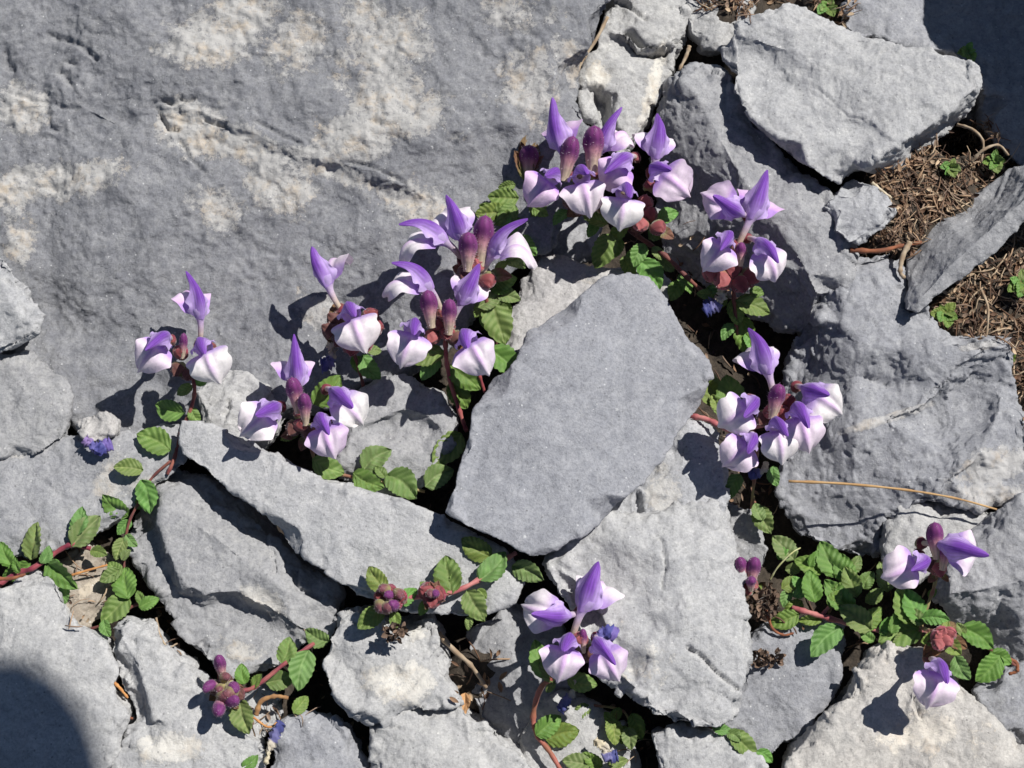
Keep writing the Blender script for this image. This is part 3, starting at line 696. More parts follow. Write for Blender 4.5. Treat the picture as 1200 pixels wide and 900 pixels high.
def bud_data(seed, green=0.0):
    r = np.random.default_rng(seed + 50); n, m = 20, 16; V = []; C = []
    L = 36 + r.uniform(-3, 4)
    PUR, PK, GY = L3(134, 64, 126), L3(204, 146, 158), L3(172, 172, 98)
    for i in range(n):
        si = i / (n - 1)
        rad = 3.8 + 2.4 * sstep(0, .35, si) + 2.5 * sstep(.35, .6, si)
        rad *= math.sqrt(max(0, 1 - (max(0, si - .62) / .38) ** 2.0))
        for j in range(m):
            th = 6.2832 * j / m
            front = max(0, math.cos(th))
            x = math.cos(th) * rad * 1.05 + 7 * si ** 2 - 1.0 * front * sstep(.4, .55, si) * sstep(.8, .6, si) * 2
            y = math.sin(th) * rad * .9 * (1 - .18 * front)
            V.append((x, y, L * si))
            k1 = sstep(.15, .5, si); k2 = sstep(.45, .68, si + .12 * (1 - front))
            c = CRM * (1 - k1) + PK * k1; c = c * (1 - k2) + PUR * k2
            k3 = .8 * sstep(.72, .98, si + .2 * front); c = c * (1 - green) + (GY * (1 - k3) + L3(130, 44, 74) * k3) * green
            c = c * (.82 + .3 * (abs(math.sin(th * 4)) ** 2))
            C.append(c)
    V, F, C = fuzz(V, grid_faces(n, m, True), C, 160, 2.0, L3(214, 196, 206), seed)
    return mesh_data('bud', np.array(V) * U, F, 'petal', C)

def leaf_data(seed, style='leaf'):
    """unit leaf: base at origin, tip at +Y, face +Z, crenate edge, sunken veins"""
    r = np.random.default_rng(seed + 90); n, m = 34, 17; V = []; C = []
    G1, G2, VN, MAR = L3(120, 152, 84), L3(98, 134, 66), L3(146, 170, 106), L3(120, 52, 58)
    fold = r.uniform(.12, .34); curl = r.uniform(.04, .34); tw = r.uniform(-.25, .25); bend = r.uniform(-.1, .1)
    wf = r.uniform(.9, 1.08); nv = 5.5 + r.uniform(-.6, .8)
    nt = r.uniform(6.2, 8.6); r_v = r.uniform(-1, 1); tone = np.array([r.uniform(.85, 1.3), r.uniform(.9, 1.18), r.uniform(.8, 1.2)]); d0, d1 = r.uniform(.2, .9), r.uniform(-.8, .8)
    dmg = lambda s_, t_: math.exp(-((s_ - d0) / .1) ** 2 - ((t_ - d1) / .25) ** 2)
    for i in range(n):
        s = i / (n - 1)
        w = .315 * wf * (math.sin(math.pi * min(1, .06 + s * .95) ** .95) ** .66)
        if s < .1: w = .02 + (w - .02) * (s / .1) ** .8
        for j in range(m):
            t = -1 + 2 * j / (m - 1); at = abs(t)
            edge = 1 + ((.11 * (.5 - .5 * math.cos(6.2832 * (s * nt + .15 * seed))) ** .6 - .055) * (at > .86) * (s > .06) * (s < .96) if style != 'bract' else 0)
            x = w * t * edge
            ph = (s - .36 * at * (1 - .4 * s) + .012 * math.sin(t * 5 + seed)) * nv
            v = abs((ph % 1) - .5) * 2
            vein = math.exp(-((1 - v) / .22) ** 2) * sstep(0, .12, at) * sstep(.0, .1, s)
            mid = math.exp(-(t / .07) ** 2)
            z = fold * at * w * 1.5 - curl * s * s * .8 - .026 * vein * (.7 + .3 * r_v) - .03 * mid + .017 * math.sin(ph * 6.28) * at - .10 * at ** 4 * w + tw * s * x
            z += .02 * math.sin(9 * s + 5 * t + seed) + .05 * at * w * math.sin(13 * s + seed * 2 + (2 if t > 0 else 0))
            V.append((x + bend * math.sin(s * 3.14), s, z))
            k = .18 * vein + .45 * mid
            a = .5 + .5 * math.sin(ph * 6.28)
            c = (G1 * a + G2 * (1 - a)) * (1 - k) + VN * k
            if style == 'bract':
                q_ = sstep(.15, .75, s + .15 * at); c = c * (1 - .7 * q_) + MAR * .7 * q_
            c = c * tone * (1 + .35 * dmg(s, t)) 
            if style == 'pale': c = c * .55 + L3(150, 170, 70) * .45
            C.append(c)
    mat = 'leaf' if style != 'bract' else 'bract'
    return mesh_data('bract' if style == 'bract' else 'leaf', V, grid_faces(n, m), mat, C)

FLOWERS = [flower_meshes(k) for k in range(1, 10)]
BUDS = [bud_data(k) for k in (1, 2, 3)]; GBUDS = [bud_data(k, .75) for k in (4, 5)]
CALS = [calyx_data('calyx', np.random.default_rng(k), 1.0, c) for k, c in ((1, L3(142, 40, 70)), (2, L3(100, 40, 58)), (3, L3(178, 84, 98)))]
LEAVES = [leaf_data(k) for k in range(14)]; BRACTS = [leaf_data(k, 'bract') for k in range(4)]; PALE = [leaf_data(3, 'pale')]

def scr(sx, sy, c): return RGT * sx + UPV * sy - FWD * c
def put(me, parent, Mw, root):
    o = bpy.data.objects.new(me.name.split('.')[0], me); COL.objects.link(o); o.parent = parent
    o.matrix_basis = Matrix.Translation(-Vector(root.location)) @ Mw
    return o
def frame_mat(x, y, z, loc, s=(1, 1, 1)):
    return Matrix(((x[0] * s[0], y[0] * s[1], z[0] * s[2], loc[0]), (x[1] * s[0], y[1] * s[1], z[1] * s[2], loc[1]), (x[2] * s[0], y[2] * s[1], z[2] * s[2], loc[2]), (0, 0, 0, 1)))

PR = random.Random(11)
class Shoot:
    def __init__(s, label, x, y, z, zl=40, cat='plant', name='alpine_skullcap', group='skullcap shoots growing between the rocks'):
        s.root = bpy.data.objects.new(name, None); COL.objects.link(s.root); s.root.empty_display_size = .01
        s.root.location = P(x, y, z); s.zl = zl
        tag(s.root, label, cat, group)
    def zz(s, x, y, lift): return max(hit(x, y) + lift, s.zl)
    def flower(s, ax, ay, z, ang, p, roll=0, sc=1.0, var=None):
        p = p + 6 if p >= 76 else p
        sc *= PR.uniform(.93, 1.06)
        ang = ang + (PR.uniform(-12, 12) if p < 40 else PR.uniform(-6, 6)); roll += PR.choice((-22, 18)) if p < 27 and abs(roll) < 30 else 0
        a, p, roll = math.radians(ang), math.radians(p + PR.uniform(-6, 6)), math.radians(roll + PR.uniform(-10, 10))
        uu = scr(math.cos(a), math.sin(a), 0); c = scr(0, 0, 1)
        Z = uu * math.cos(p) + c * math.sin(p); X = uu * math.sin(p) - c * math.cos(p); Y = np.cross(Z, X)
        X, Y = X * math.cos(roll) + Y * math.sin(roll), Y * math.cos(roll) - X * math.sin(roll)
        zz = z + 30 * max(0, math.sin(p))
        loc = P(ax, ay, zz) - (X * 4 + Z * 48) * U * sc
        fm = FLOWERS[PR.randrange(9) if var is None else var]
        sx = sc * PR.uniform(.95, 1.06)
        o = put(fm[0], s.root, frame_mat(X, Y, Z, loc, (sc, sx, sc)), s.root)
        for me in fm[1:]:
            k = bpy.data.objects.new(me.name.split('.')[0], me); COL.objects.link(k); k.parent = o
        return o
    def along(s, me, x0, y0, z0, x1, y1, z1, L, roll=0, sc=None):
        """object whose +Z runs from the first point to the second; L = its own length in units"""
        a, b = P(x0, y0, z0), P(x1, y1, z1); Z = b - a; d = np.linalg.norm(Z); Z /= d
        c = scr(0, 0, 1); X = c - Z * (c @ Z); X /= np.linalg.norm(X); Y = np.cross(Z, X)
        r = math.radians(roll); X, Y = X * math.cos(r) + Y * math.sin(r), Y * math.cos(r) - X * math.sin(r)
        k = d / (L * U) if sc is None else sc
        w = k if sc is None else sc
        return put(me, s.root, frame_mat(X, Y, Z, a, (w, w, k)), s.root)
    def bud(s, x0, y0, x1, y1, z, dz=14, green=False, w=1.0, roll=0):
        me = (GBUDS if green else BUDS)[PR.randrange(2)]
        o = s.along(me, x0, y0, z, x1, y1, z + dz, 36, roll); o.scale = (o.scale[0] * w, o.scale[1] * w, o.scale[2]); return o
    def calyx(s, x, y, z, ang=90, el=40, sc=1.0, k=None):
        a, e = math.radians(ang), math.radians(el); d = scr(math.cos(a) * math.cos(e), math.sin(a) * math.cos(e), math.sin(e)) * U * 10
        q0 = P(x, y, z); X = scr(0, 0, 1); Z = d / np.linalg.norm(d); X = X - Z * (X @ Z) + 1e-6; X /= np.linalg.norm(X); Y = np.cross(Z, X)
        me = CALS[PR.randrange(3) if k is None else k]
        return put(me, s.root, frame_mat(X, Y, Z, q0 - Z * 5 * U * sc, (sc, sc, sc)), s.root)
    def leaf(s, bx, by, tx, ty, z0=None, z1=None, w=1.0, kind='leaf', tilt=None):
        z0 = s.zz(bx, by, 7) if z0 is None else z0
        z1 = max(s.zz(tx, ty, 15), s.zz((bx + tx) / 2, (by + ty) / 2, 13), z0 + PR.uniform(-2, 8)) if z1 is None else z1
        a, b = P(bx, by, z0), P(tx, ty, z1); Y = b - a; L = np.linalg.norm(Y); Y /= L
        n = scr(PR.uniform(-.35, .35), PR.uniform(-.15, .45), 1) if tilt is None else scr(*tilt, 1)
        Z = n - Y * (n @ Y); Z /= np.linalg.norm(Z); X = np.cross(Y, Z)
        ms = {'leaf': LEAVES, 'bract': BRACTS, 'pale': PALE}[kind]
        ww = L * 1.02 * w * PR.uniform(.92, 1.1)
        return put(ms[PR.randrange(len(ms))], s.root, frame_mat(X, Y, Z, a, (ww, L, L)), s.root)
    def leaves(s, txt, **k):
        for t in txt.split():
            f = [float(c) for c in t.split(',')]; s.leaf(*f[:4], *(f[4:6] if len(f) > 4 else ()), **k)
    def stem(s, txt, r=3.2, col=((122, 62, 62), (150, 92, 78)), name='stem', rj=.12, mat='stem'):
        pts = []
        for t in txt.split():
            f = [float(c) for c in t.split(',')]; z = f[2] if len(f) > 2 else s.zz(f[0], f[1], 3)
            pts.append(P(f[0], f[1], z))
        return tube_obj(name, pts, r, col, s.root, rj, mat)

def tube_obj(name, pts, r, col, root, rj=.12, mat='stem', taper=.15):
    pts = np.array(pts); n = max(8, len(pts) * 6)
    q_ = np.vstack([2 * pts[0] - pts[1], pts, 2 * pts[-1] - pts[-2]]); out = []
    for k in np.linspace(0, len(pts) - 1 - 1e-6, n):
        i = int(k); t = k - i; a, b, c, d = q_[i:i + 4]
        out.append(.5 * ((2 * b) + (-a + c) * t + (2 * a - 5 * b + 4 * c - d) * t * t + (-a + 3 * b - 3 * c + d) * t ** 3))
    out = np.array(out)
    r *= .74 if mat == 'stem' else 1
    rr = np.array([r * U * (1 + rj * math.sin(i * 1.7 + len(name)) - taper * i / n + .22 * math.exp(-(((i % 6) - 3) / .8) ** 2)) for i in range(n)])
    A, B = L3(*col[0]), L3(*col[1])
    cc = [A + (B - A) * (.5 + .5 * math.sin(i * .9)) for i in range(n)]
    V, F, C = tube_mesh(name, out, rr, mat, cc, 9)
    o0 = np.array(root.location) if root else out[0]
    me = mesh_data(name, V - o0, F, mat, C)
    o = bpy.data.objects.new(name, me); COL.objects.link(o)
    if root: o.parent = root
    else: o.location = o0
    return o
# ================================================================== the skullcap shoots
PINK = ((196, 128, 122), (160, 84, 88)); GRN = ((150, 140, 92), (140, 92, 76)); DK = ((98, 54, 52), (124, 74, 62))
# left shoot, three flowers
s = Shoot('skullcap with three open flowers on a red stem, farthest left', 205, 545, 60, 62)
s.flower(233, 360, 122, 84, 20, 12); s.flower(190, 398, 112, -122, 84); s.flower(238, 406, 112, -72, 88)
s.bud(214, 420, 216, 392, 118, 16, w=.8); s.calyx(212, 412, 118, 60, 60, 1.1, 0); s.calyx(208, 434, 106, -110, 40, 1.1, 1); s.calyx(228, 436, 106, -60, 40, 1.1, 1); s.calyx(220, 440, 104, -90, 50, 1, 1)
s.leaves('222,440,203,428,105,112 228,445,240,432,105,110', kind='bract'); s.leaves('226,452,206,462,96,92 228,450,244,440,98,100 224,478,234,496,84,80')
s.stem('222,430,104 228,455,96 224,478,84 212,508,72 204,538 196,556'); s.leaves('216,484,179,474,82,80 200,528,159,508 192,538,172,573,58,50 168,551,133,546 166,562,171,600')
s.stem('200,540 178,560 165,585,70 152,610,66 146,640,56 146,672,50 152,705,48', 2.2, DK, 'runner')
s.leaves('150,605,120,584 154,610,138,627 146,630,135,656 140,668,117,681 142,674,127,657 150,702,144,662 151,698,118,728,56,62 163,712,185,702 122,726,128,746 158,596,168,582 148,626,160,640 142,656,152,644 168,708,160,692')
s.stem('176,703,50 152,712,52 125,730,48 92,742,40', 2.8, DK, 'runner')
# creeping runner
s = Shoot('flowerless leafy runner with a dark red stem creeping in from the left edge', 60, 652, 70, 68)
s.stem('-10,690,70 20,672 38,666,74 60,651,72 84,638,74 106,643,66', 4.2, ((120, 44, 62), (150, 70, 78)))
s.leaves('37,656,41,612 14,664,0,636 36,660,2,678 84,640,116,604,76,84 86,628,95,593 55,660,83,690,72,84 78,684,76,708,66,60 106,645,125,650 62,655,66,668 48,660,58,640,78,86 22,672,16,654,76,84')
# shoot 3
s = Shoot('skullcap with one long flower rising over a dark maroon calyx ring', 428, 460, 60, 60)
s.flower(381, 322, 136, 116, 12, -18, 1.08); s.flower(411, 366, 120, -76, 92, 0, 1.02)
for x, y, a in ((386, 386, 150), (398, 398, -120), (412, 408, -90), (428, 404, -60), (441, 384, 0), (436, 370, 40), (392, 374, 140), (405, 392, -100)): s.calyx(x, y, 120, a, 35, 1.25, 0 if x > 400 else 1)
s.leaves('400,400,378,388,112,118 396,380,393,352,118,122 430,380,444,368,112,116', kind='bract')
s.stem('410,400,112 420,430,90 428,462,66', 3, DK); s.leaves('424,416,446,444,96,88 412,418,430,440,92,80 430,412,448,410,96,90')
# shoot 4
s = Shoot('skullcap with four flowers around two purple buds just above the long pale slab', 368, 530, 80, 76)
s.flower(348, 440, 118, 100, 26, 0, .95); s.flower(319, 480, 108, -138, 80); s.flower(377, 494, 106, -72, 92); s.flower(396, 463, 108, -14, 72, -30)
s.bud(350, 484, 343, 444, 122, 22, w=1.1); s.bud(358, 498, 357, 462, 122, 22); s.calyx(352, 497, 118, 90, 60, 1, 0); s.calyx(343, 503, 110, -120, 40, 1.1, 1); s.calyx(362, 508, 108, -80, 40, 1.1, 1)
s.leaves('350,505,330,512,98,104 360,510,352,528,98,96', kind='bract'); s.leaves('368,474,398,440,86,104 366,538,404,554,96,90 350,508,328,515,98,98')
s.stem('355,500,106 364,520,96 372,545,84 400,556,80 450,566,78 498,576,70', 2.8, GRN)
s.leaves('425,552,457,526 414,554,449,571,86,92 453,556,486,582,84,92 498,570,532,550,82,86 452,560,440,545,84,88')
# shoot 5
s = Shoot('skullcap with four flowers on a straight red stem, left above the centre slab', 545, 505, 70, 66)
s.flower(494, 330, 140, 122, 26, 72); s.flower(546, 344, 138, 68, 22, -25); s.flower(484, 384, 128, -114, 86); s.flower(548, 396, 128, -52, 90)
s.bud(506, 384, 501, 340, 138, 22, w=1.1); s.bud(526, 392, 527, 350, 138, 22); s.calyx(512, 378, 134, 90, 55, 1.15, 0); s.calyx(524, 392, 130, -90, 50, 1.1, 0); s.calyx(506, 396, 126, -120, 40, 1.1, 2); s.calyx(535, 398, 126, -40, 40, 1.1, 1)
s.leaves('510,400,495,406,118,122 530,402,545,408,118,122', kind='bract')
s.stem('522,396,120 523,420,108 528,448,92 540,486,72 547,506,62', 3.6, ((140, 64, 70), (168, 96, 90))); s.leaves('521,412,481,424,108,108 516,420,494,446,102,96 527,428,562,456,100,96 528,446,548,480,90,74 541,508,507,544,72,76')
s.stem('556,420,108 562,440,98 568,460,84', 2.6, ((140, 64, 70), (150, 70, 70))); s.leaves('572,408,608,438,110,112 540,425,556,420,102,106')
# shoot 6
s = Shoot('skullcap with three violet hoods fanned out above the middle', 578, 400, 60, 66)
s.flower(509, 276, 150, 128, 22, 78, 1.08); s.flower(538, 268, 148, 98, 34, 8, 1.0); s.flower(584, 290, 146, 58, 26, -82, 1.05)
s.bud(562, 312, 569, 254, 146, 24, w=1.0); s.bud(548, 318, 549, 272, 150, 24, w=1.15); s.calyx(557, 310, 148, 90, 60, 1.25, 2); s.calyx(545, 322, 140, -110, 40, 1.2, 1); s.calyx(572, 330, 138, -70, 40, 1.2, 0)
s.leaves('555,322,530,312,130,134 572,325,600,322,128,132 585,320,560,334,126,122', kind='bract'); s.leaves('575,352,592,402,102,96 560,360,588,344,106,110 578,330,606,326,116,120 575,340,600,336,112,114 570,350,556,372,104,98 580,318,596,306,124,128 584,352,600,366,100,98 572,366,566,384,96,90')
s.leaves('588,300,612,294,128,132 592,306,616,312,124,126 566,340,548,352,110,110 582,344,610,350,106,108 590,330,574,346,112,110')
s.stem('556,322,134 568,345,112 576,380,86 582,408,60', 3, DK)
# closed bud head
s = Shoot('closed red-brown bud head on a short stem left of the top flower cluster', 610, 262, 70, 84)
for (x, y, w) in ((604, 176, 1.1), (612, 166, 1.1), (622, 158, 1.2), (632, 168, 1.1), (634, 182, 1.0), (618, 172, 1.3), (626, 176, 1.3)): s.leaf(618, 212, x, y, 112, 134, w * .62, 'bract', (PR.uniform(-.6, .6), .1))
s.bud(619, 210, 620, 172, 114, 14, w=1.5); s.stem('618,208,112 614,226,104 610,262,76', 3.4, DK)
s.leaves('608,232,572,230 592,246,558,250 606,254,600,276 612,276,627,298 600,258,561,240 616,214,640,210,108,112 604,216,584,220 604,240,584,262 620,240,640,252')
# top cluster
s = Shoot('largest cluster with eight skullcap blossoms, below the fissured rock', 740, 275, 80, 92)
s.flower(655, 163, 158, 114, 24, 10); s.flower(709, 166, 156, 66, 26, -50); s.flower(731, 188, 152, -158, 72, 20); s.flower(770, 172, 154, 72, 20, 0); s.flower(771, 200, 146, -46, 84)
s.flower(648, 207, 146, -134, 86); s.flower(681, 206, 146, -82, 94); s.flower(732, 225, 142, -108, 90)
s.bud(660, 212, 671, 164, 156, 22, w=1.05); s.bud(694, 202, 696, 152, 158, 22, w=1.2)
for x, y, a in ((756, 236, 90), (762, 250, 60), (750, 264, -110), (772, 268, -50), (700, 238, -90), (668, 238, -110), (680, 245, -90), (742, 252, 180)): s.calyx(x, y, 136, a, 45, 1.15)
s.leaves('690,236,664,252,132,128 760,262,740,270,126,128 770,270,790,278,124,126 700,232,712,252,132,128', kind='bract')
s.leaves('712,262,682,250,118,124 716,274,699,314,108,98 756,286,744,312,110,108 748,304,774,340,100,88 770,260,796,248,124,128 760,280,786,268,116,118 735,262,712,282,112,106 738,250,724,262,120,122')
s.leaves('668,248,648,262,116,118 700,258,688,276,108,106 728,280,720,302,100,96 764,290,780,304,104,100 752,292,733,300,106,104 640,240,622,252,112,112 772,300,790,318,92,88 730,300,742,326,90,84 795,322,812,342,84,82 800,330,786,352,78,76')
s.stem('690,225,134 720,255,120 745,275,104 780,300,100 805,325,90 835,352,70', 4, DK); s.stem('757,240,128 752,262,116 745,278,104', 3, DK)
# right upper cluster
s = Shoot('skullcap with four blossoms against the grey upright rock face', 862, 400, 60, 60)
s.flower(886, 243, 150, 72, 14, 8, 1.12); s.flower(860, 246, 148, 172, 70, -25); s.flower(851, 280, 140, -114, 88); s.flower(895, 289, 142, -38, 68, -35)
s.bud(868, 312, 868, 284, 140, 14, w=1.0); s.calyx(866, 292, 142, 80, 50, 1.1, 2)
for x, y, a in ((832, 318, 160), (846, 330, -130), (868, 334, -70), (880, 326, -20), (858, 318, -90)): s.calyx(x, y, 128, a, 40, 1.4, 0 if x > 850 else 2)
s.leaves('840,322,828,330,120,122 874,330,892,326,120,124', kind='bract'); s.leaves('862,352,903,367,104,100 840,335,824,350,104,98 850,345,842,362,100,92 868,370,874,412,74,70 846,340,828,342,104,102 878,340,896,344,108,108')
s.leaves('870,348,888,356,104,102 856,352,868,380,94,88 836,346,816,344,100,98 862,380,846,398,76,74 874,390,884,412,70,70')
s.stem('862,312,130 860,345,106 864,395,66', 3.4, DK)
# right lower cluster
s = Shoot('skullcap with six blossoms in the dark gap right of the centre slab', 880, 560, 40, 56)
s.flower(896, 424, 130, 95, 10, 4, 1.12); s.flower(880, 473, 122, -140, 82); s.flower(951, 459, 124, -26, 76); s.flower(936, 482, 122, -72, 90); s.flower(910, 499, 118, -86, 96); s.flower(879, 516, 108, -130, 82, 0, .92)
s.bud(905, 490, 912, 452, 130, 18, w=1.2); s.calyx(904, 482, 124, 100, 60, 1.2, 2); s.calyx(918, 484, 122, 30, 55, 1.2, 0); s.calyx(893, 492, 116, -130, 40, 1.1, 1); s.calyx(925, 470, 122, 30, 50, 1.1, 0)
s.leaves('856,492,850,438,84,92 840,478,829,432,76,84 846,488,838,462,80,86 906,546,911,570,74,70 868,556,852,586,56,50 894,610,886,588,50,52 862,500,872,480,84,90 884,540,868,548,70,66')
s.leaf(845, 482, 834, 462, 84, 88, 1, 'pale')
s.stem('808,487,78 830,492,86 860,505,90 900,495,108 908,480,120', 4.2, PINK); s.stem('888,520,96 884,560,60 880,600,20', 2.6, GRN)
# bottom cluster
s = Shoot('skullcap with four blossoms on a bent reddish stem over the bottom hollow', 655, 905, 40, 34)
s.flower(689, 700, 122, 78, 14, 4, 1.1); s.flower(655, 721, 116, 178, 66, -18); s.flower(666, 753, 114, -100, 94); s.flower(703, 757, 114, -58, 80)
s.calyx(680, 748, 116, 80, 55, 1.1, 2); s.calyx(672, 770, 100, -90, 40, 1.2, 1); s.calyx(692, 768, 100, -60, 40, 1.2, 1); s.bud(684, 765, 683, 738, 112, 12, w=.8)
s.leaves('640,796,628,750,84,98 648,800,634,770,84,94 664,794,700,802,84,88 650,798,640,812,78,74', w=.9)
s.stem('676,772,100 652,792,86 634,806,74 625,838,50 630,862,46 645,882,46 664,915,44', 4.2, ((150, 96, 72), (164, 96, 84)))
s.leaves('628,862,658,842,52,60 638,866,678,858 716,842,722,872,40,44 736,852,739,878,40,44 692,896,660,890 706,898,684,884 712,896,736,890 722,850,708,834,40,40')
# ball of purple buds
s = Shoot('ball of closed purple buds on a red stem over the ridged pale rock', 366, 756, 70, 70)
for x0, y0, x1, y1, g in ((262, 798, 256, 768, 0), (258, 806, 241, 800, 0), (266, 808, 278, 802, 0), (260, 812, 254, 840, 0), (262, 802, 262, 788, 1), (261, 806, 259, 822, 1), (268, 812, 272, 828, 0), (266, 800, 250, 812, 1), (270, 800, 274, 818, 1)): s.bud(x0, y0, x1, y1, 92, 16, bool(g), 1.45 if math.hypot(x1 - x0, y1 - y0) < 20 else 1.05, PR.uniform(-60, 60))
for x, y, a in ((270, 820, -60), (280, 815, -20), (250, 806, 180), (264, 796, 90)): s.calyx(x, y, 92, a, 40, 1.0, 1)
s.leaves('264,806,246,818,84,94 266,806,258,784,86,96 268,812,276,830,84,92 268,806,284,806,84,94', kind='bract')
s.stem('268,808,88 292,808,84 312,795,82 338,774,80 368,754,70', 3.4, ((130, 58, 68), (156, 90, 84)))
s.leaves('286,802,283,778,86,94 312,800,345,795 330,777,339,746,82,90 362,762,351,808,78,84 280,820,290,860,84,86 386,752,357,738,66,70 346,784,336,792 344,836,362,816,60,60 283,900,302,885,70,74 296,806,306,790,84,92')
# maroon bud heads
s = Shoot('two maroon and green bud heads with crinkled leaves on the edge of the long slab', 600, 650, 100, 100)
for x0, y0, x1, y1, g in ((455, 700, 450, 682, 1), (460, 700, 471, 690, 1), (452, 704, 438, 712, 1), (456, 702, 458, 694, 0), (458, 704, 464, 714, 0), (455, 705, 450, 718, 1)): s.bud(x0, y0, x1, y1, 118, 18, bool(g), 1.35, PR.uniform(-60, 60))
for x, y, a in ((446, 698, 150), (462, 698, 40), (452, 712, -120), (464, 708, -30), (456, 692, 90), (470, 700, 0)): s.calyx(x, y, 120, a, 50, 1.1, 0)
for x, y, a in ((499, 692, 150), (514, 698, -20), (506, 704, -100)): s.calyx(x, y, 116, a, 50, 1.25, 0)
s.leaves('507,698,494,688,112,124 507,697,514,682,112,124 508,698,521,704,112,122 506,700,500,712,112,122 507,698,504,683,114,126', kind='bract')
s.leaves('455,702,441,694,112,124 456,704,448,718,112,122 458,702,474,706,112,122', kind='bract')
s.bud(506, 700, 503, 690, 118, 16, True, 1.5); s.bud(508, 700, 512, 692, 118, 16, False, 1.3)
s.leaves('452,692,431,664,110,116 450,714,419,736,108,110 470,710,489,690,110,114 462,716,463,738,108,108 500,704,491,720,108,108 500,690,492,682,108,112')
s.stem('470,702,108 500,698,108 530,694,112 560,680,110 582,663,104 604,648,90', 4, PINK)
s.leaves('530,696,520,650,114,120 561,680,591,645,112,120 576,652,540,632,108,114 600,663,635,681,100,104 547,692,566,727,112,114 560,690,570,702,108,110 551,722,548,738,104,104 532,690,538,666,112,118')
# right-hand shoot with white flowers
s = Shoot('skullcap with two white-lipped flowers facing left and right at the far right', 1080, 740, 70, 62)
s.flower(1115, 640, 128, 2, 62, -20, 1.0); s.flower(1079, 659, 124, -148, 78, 0, .95); s.bud(1098, 655, 1093, 612, 132, 16, w=1.1); s.bud(1104, 668, 1110, 634, 128, 16, w=1.0)
s.calyx(1100, 668, 120, -80, 40, 1.1, 2); s.calyx(1090, 662, 118, 180, 40, 1.0, 1); s.leaves('1098,672,1088,682,108,108 1102,672,1112,682,108,108', kind='bract')
s.stem('1100,666,114 1094,690,100 1084,718,86 1078,740,76', 2.8, GRN); s.leaves('1072,732,1056,686,84,96 1040,694,1034,658,56,66 1084,728,1066,690,86,100 1080,738,1030,752,74,74 1088,700,1098,690,94,98')
# leaf mass
s = Shoot('dense green leafy skullcap mat with a pinkish runner, without flowers', 1010, 736, 60, 60)
s.stem('928,712,62 962,722,66 1000,732,68 1040,740,68 1085,738,70', 4.2, PINK); s.stem('962,722,66 976,706,70 990,690,72', 2.6, PINK)
s.leaves('985,676,962,634,74,84 998,686,984,648,76,86 966,668,933,654,72,78 931,656,907,627,66,72 955,706,951,668,76,88 1000,716,968,680,78,90 1021,738,984,710,76,88 986,735,952,769,72,76 926,690,919,712,62,60 936,720,903,732,62,62 916,690,940,680,64,70 1014,706,1036,690,70,74 1010,736,1037,714,74,80 920,668,942,662,62,66 994,672,1010,652,72,78 944,690,930,674,66,72 975,700,990,682,78,84 940,704,918,722,62,60 1030,742,1060,728,72,78 1004,700,990,664,80,90 972,712,985,692,80,90 948,664,960,646,74,82 1012,690,1024,670,66,74 930,700,944,684,66,74 1044,742,1056,716,78,88 1024,752,1008,736,70,76 912,656,924,640,66,72 1058,742,1046,760,72,74')
s.leaf(965, 724, 935, 728, 62, 60, .6, 'pale')
# fading head
s = Shoot('fading skullcap head with browned bracts and one drooping pale blossom', 1085, 736, 80, 78)
s.flower(1099, 783, 122, -100, 84, 0, .95, 1)
s.leaves('1104,746,1082,770,124,118 1106,746,1134,760,124,122 1104,748,1120,728,124,126 1102,748,1084,738,124,122 1104,744,1100,766,126,124', kind='bract')
s.leaves('1102,746,1080,752,122,124 1106,748,1126,768,122,122 1104,744,1112,728,126,130', kind='pale')
for x, y, a in ((1098, 744, 120), (1110, 752, -40), (1104, 740, 80), (1100, 756, -110), (1114, 742, 30)): s.calyx(x, y, 130, a, 55, .95, 2)
s.stem('1080,736,80 1092,740,104 1104,748,122', 2.8, GRN); s.stem('1104,750,110 1140,752,96 1172,768,84 1190,780,76', 2.4, DK)
s.leaves('1126,734,1166,758,104,106 1172,768,1147,798,92,92 1120,768,1136,797,98,98 1080,724,1112,728,100,112 1130,745,1122,730,104,112 1160,764,1186,778,88,90 1082,732,1064,712,88,92')
# two tiny buds
s = Shoot('tiny pair of pink buds beside a brown dead flower head', 880, 700, 50, 50)
s.bud(874, 684, 866, 654, 70, 14, w=1.1); s.bud(880, 688, 884, 652, 70, 16, w=1.1); s.bud(880, 692, 880, 674, 76, 16, w=1.3); s.calyx(880, 684, 72, 90, 50, 1.0, 2); s.calyx(874, 690, 68, 180, 40, 1, 2); s.stem('877,682,66 880,700,56 888,722,44', 2.4, GRN); s.leaves('878,694,866,684,62,68 882,694,894,684,62,66')
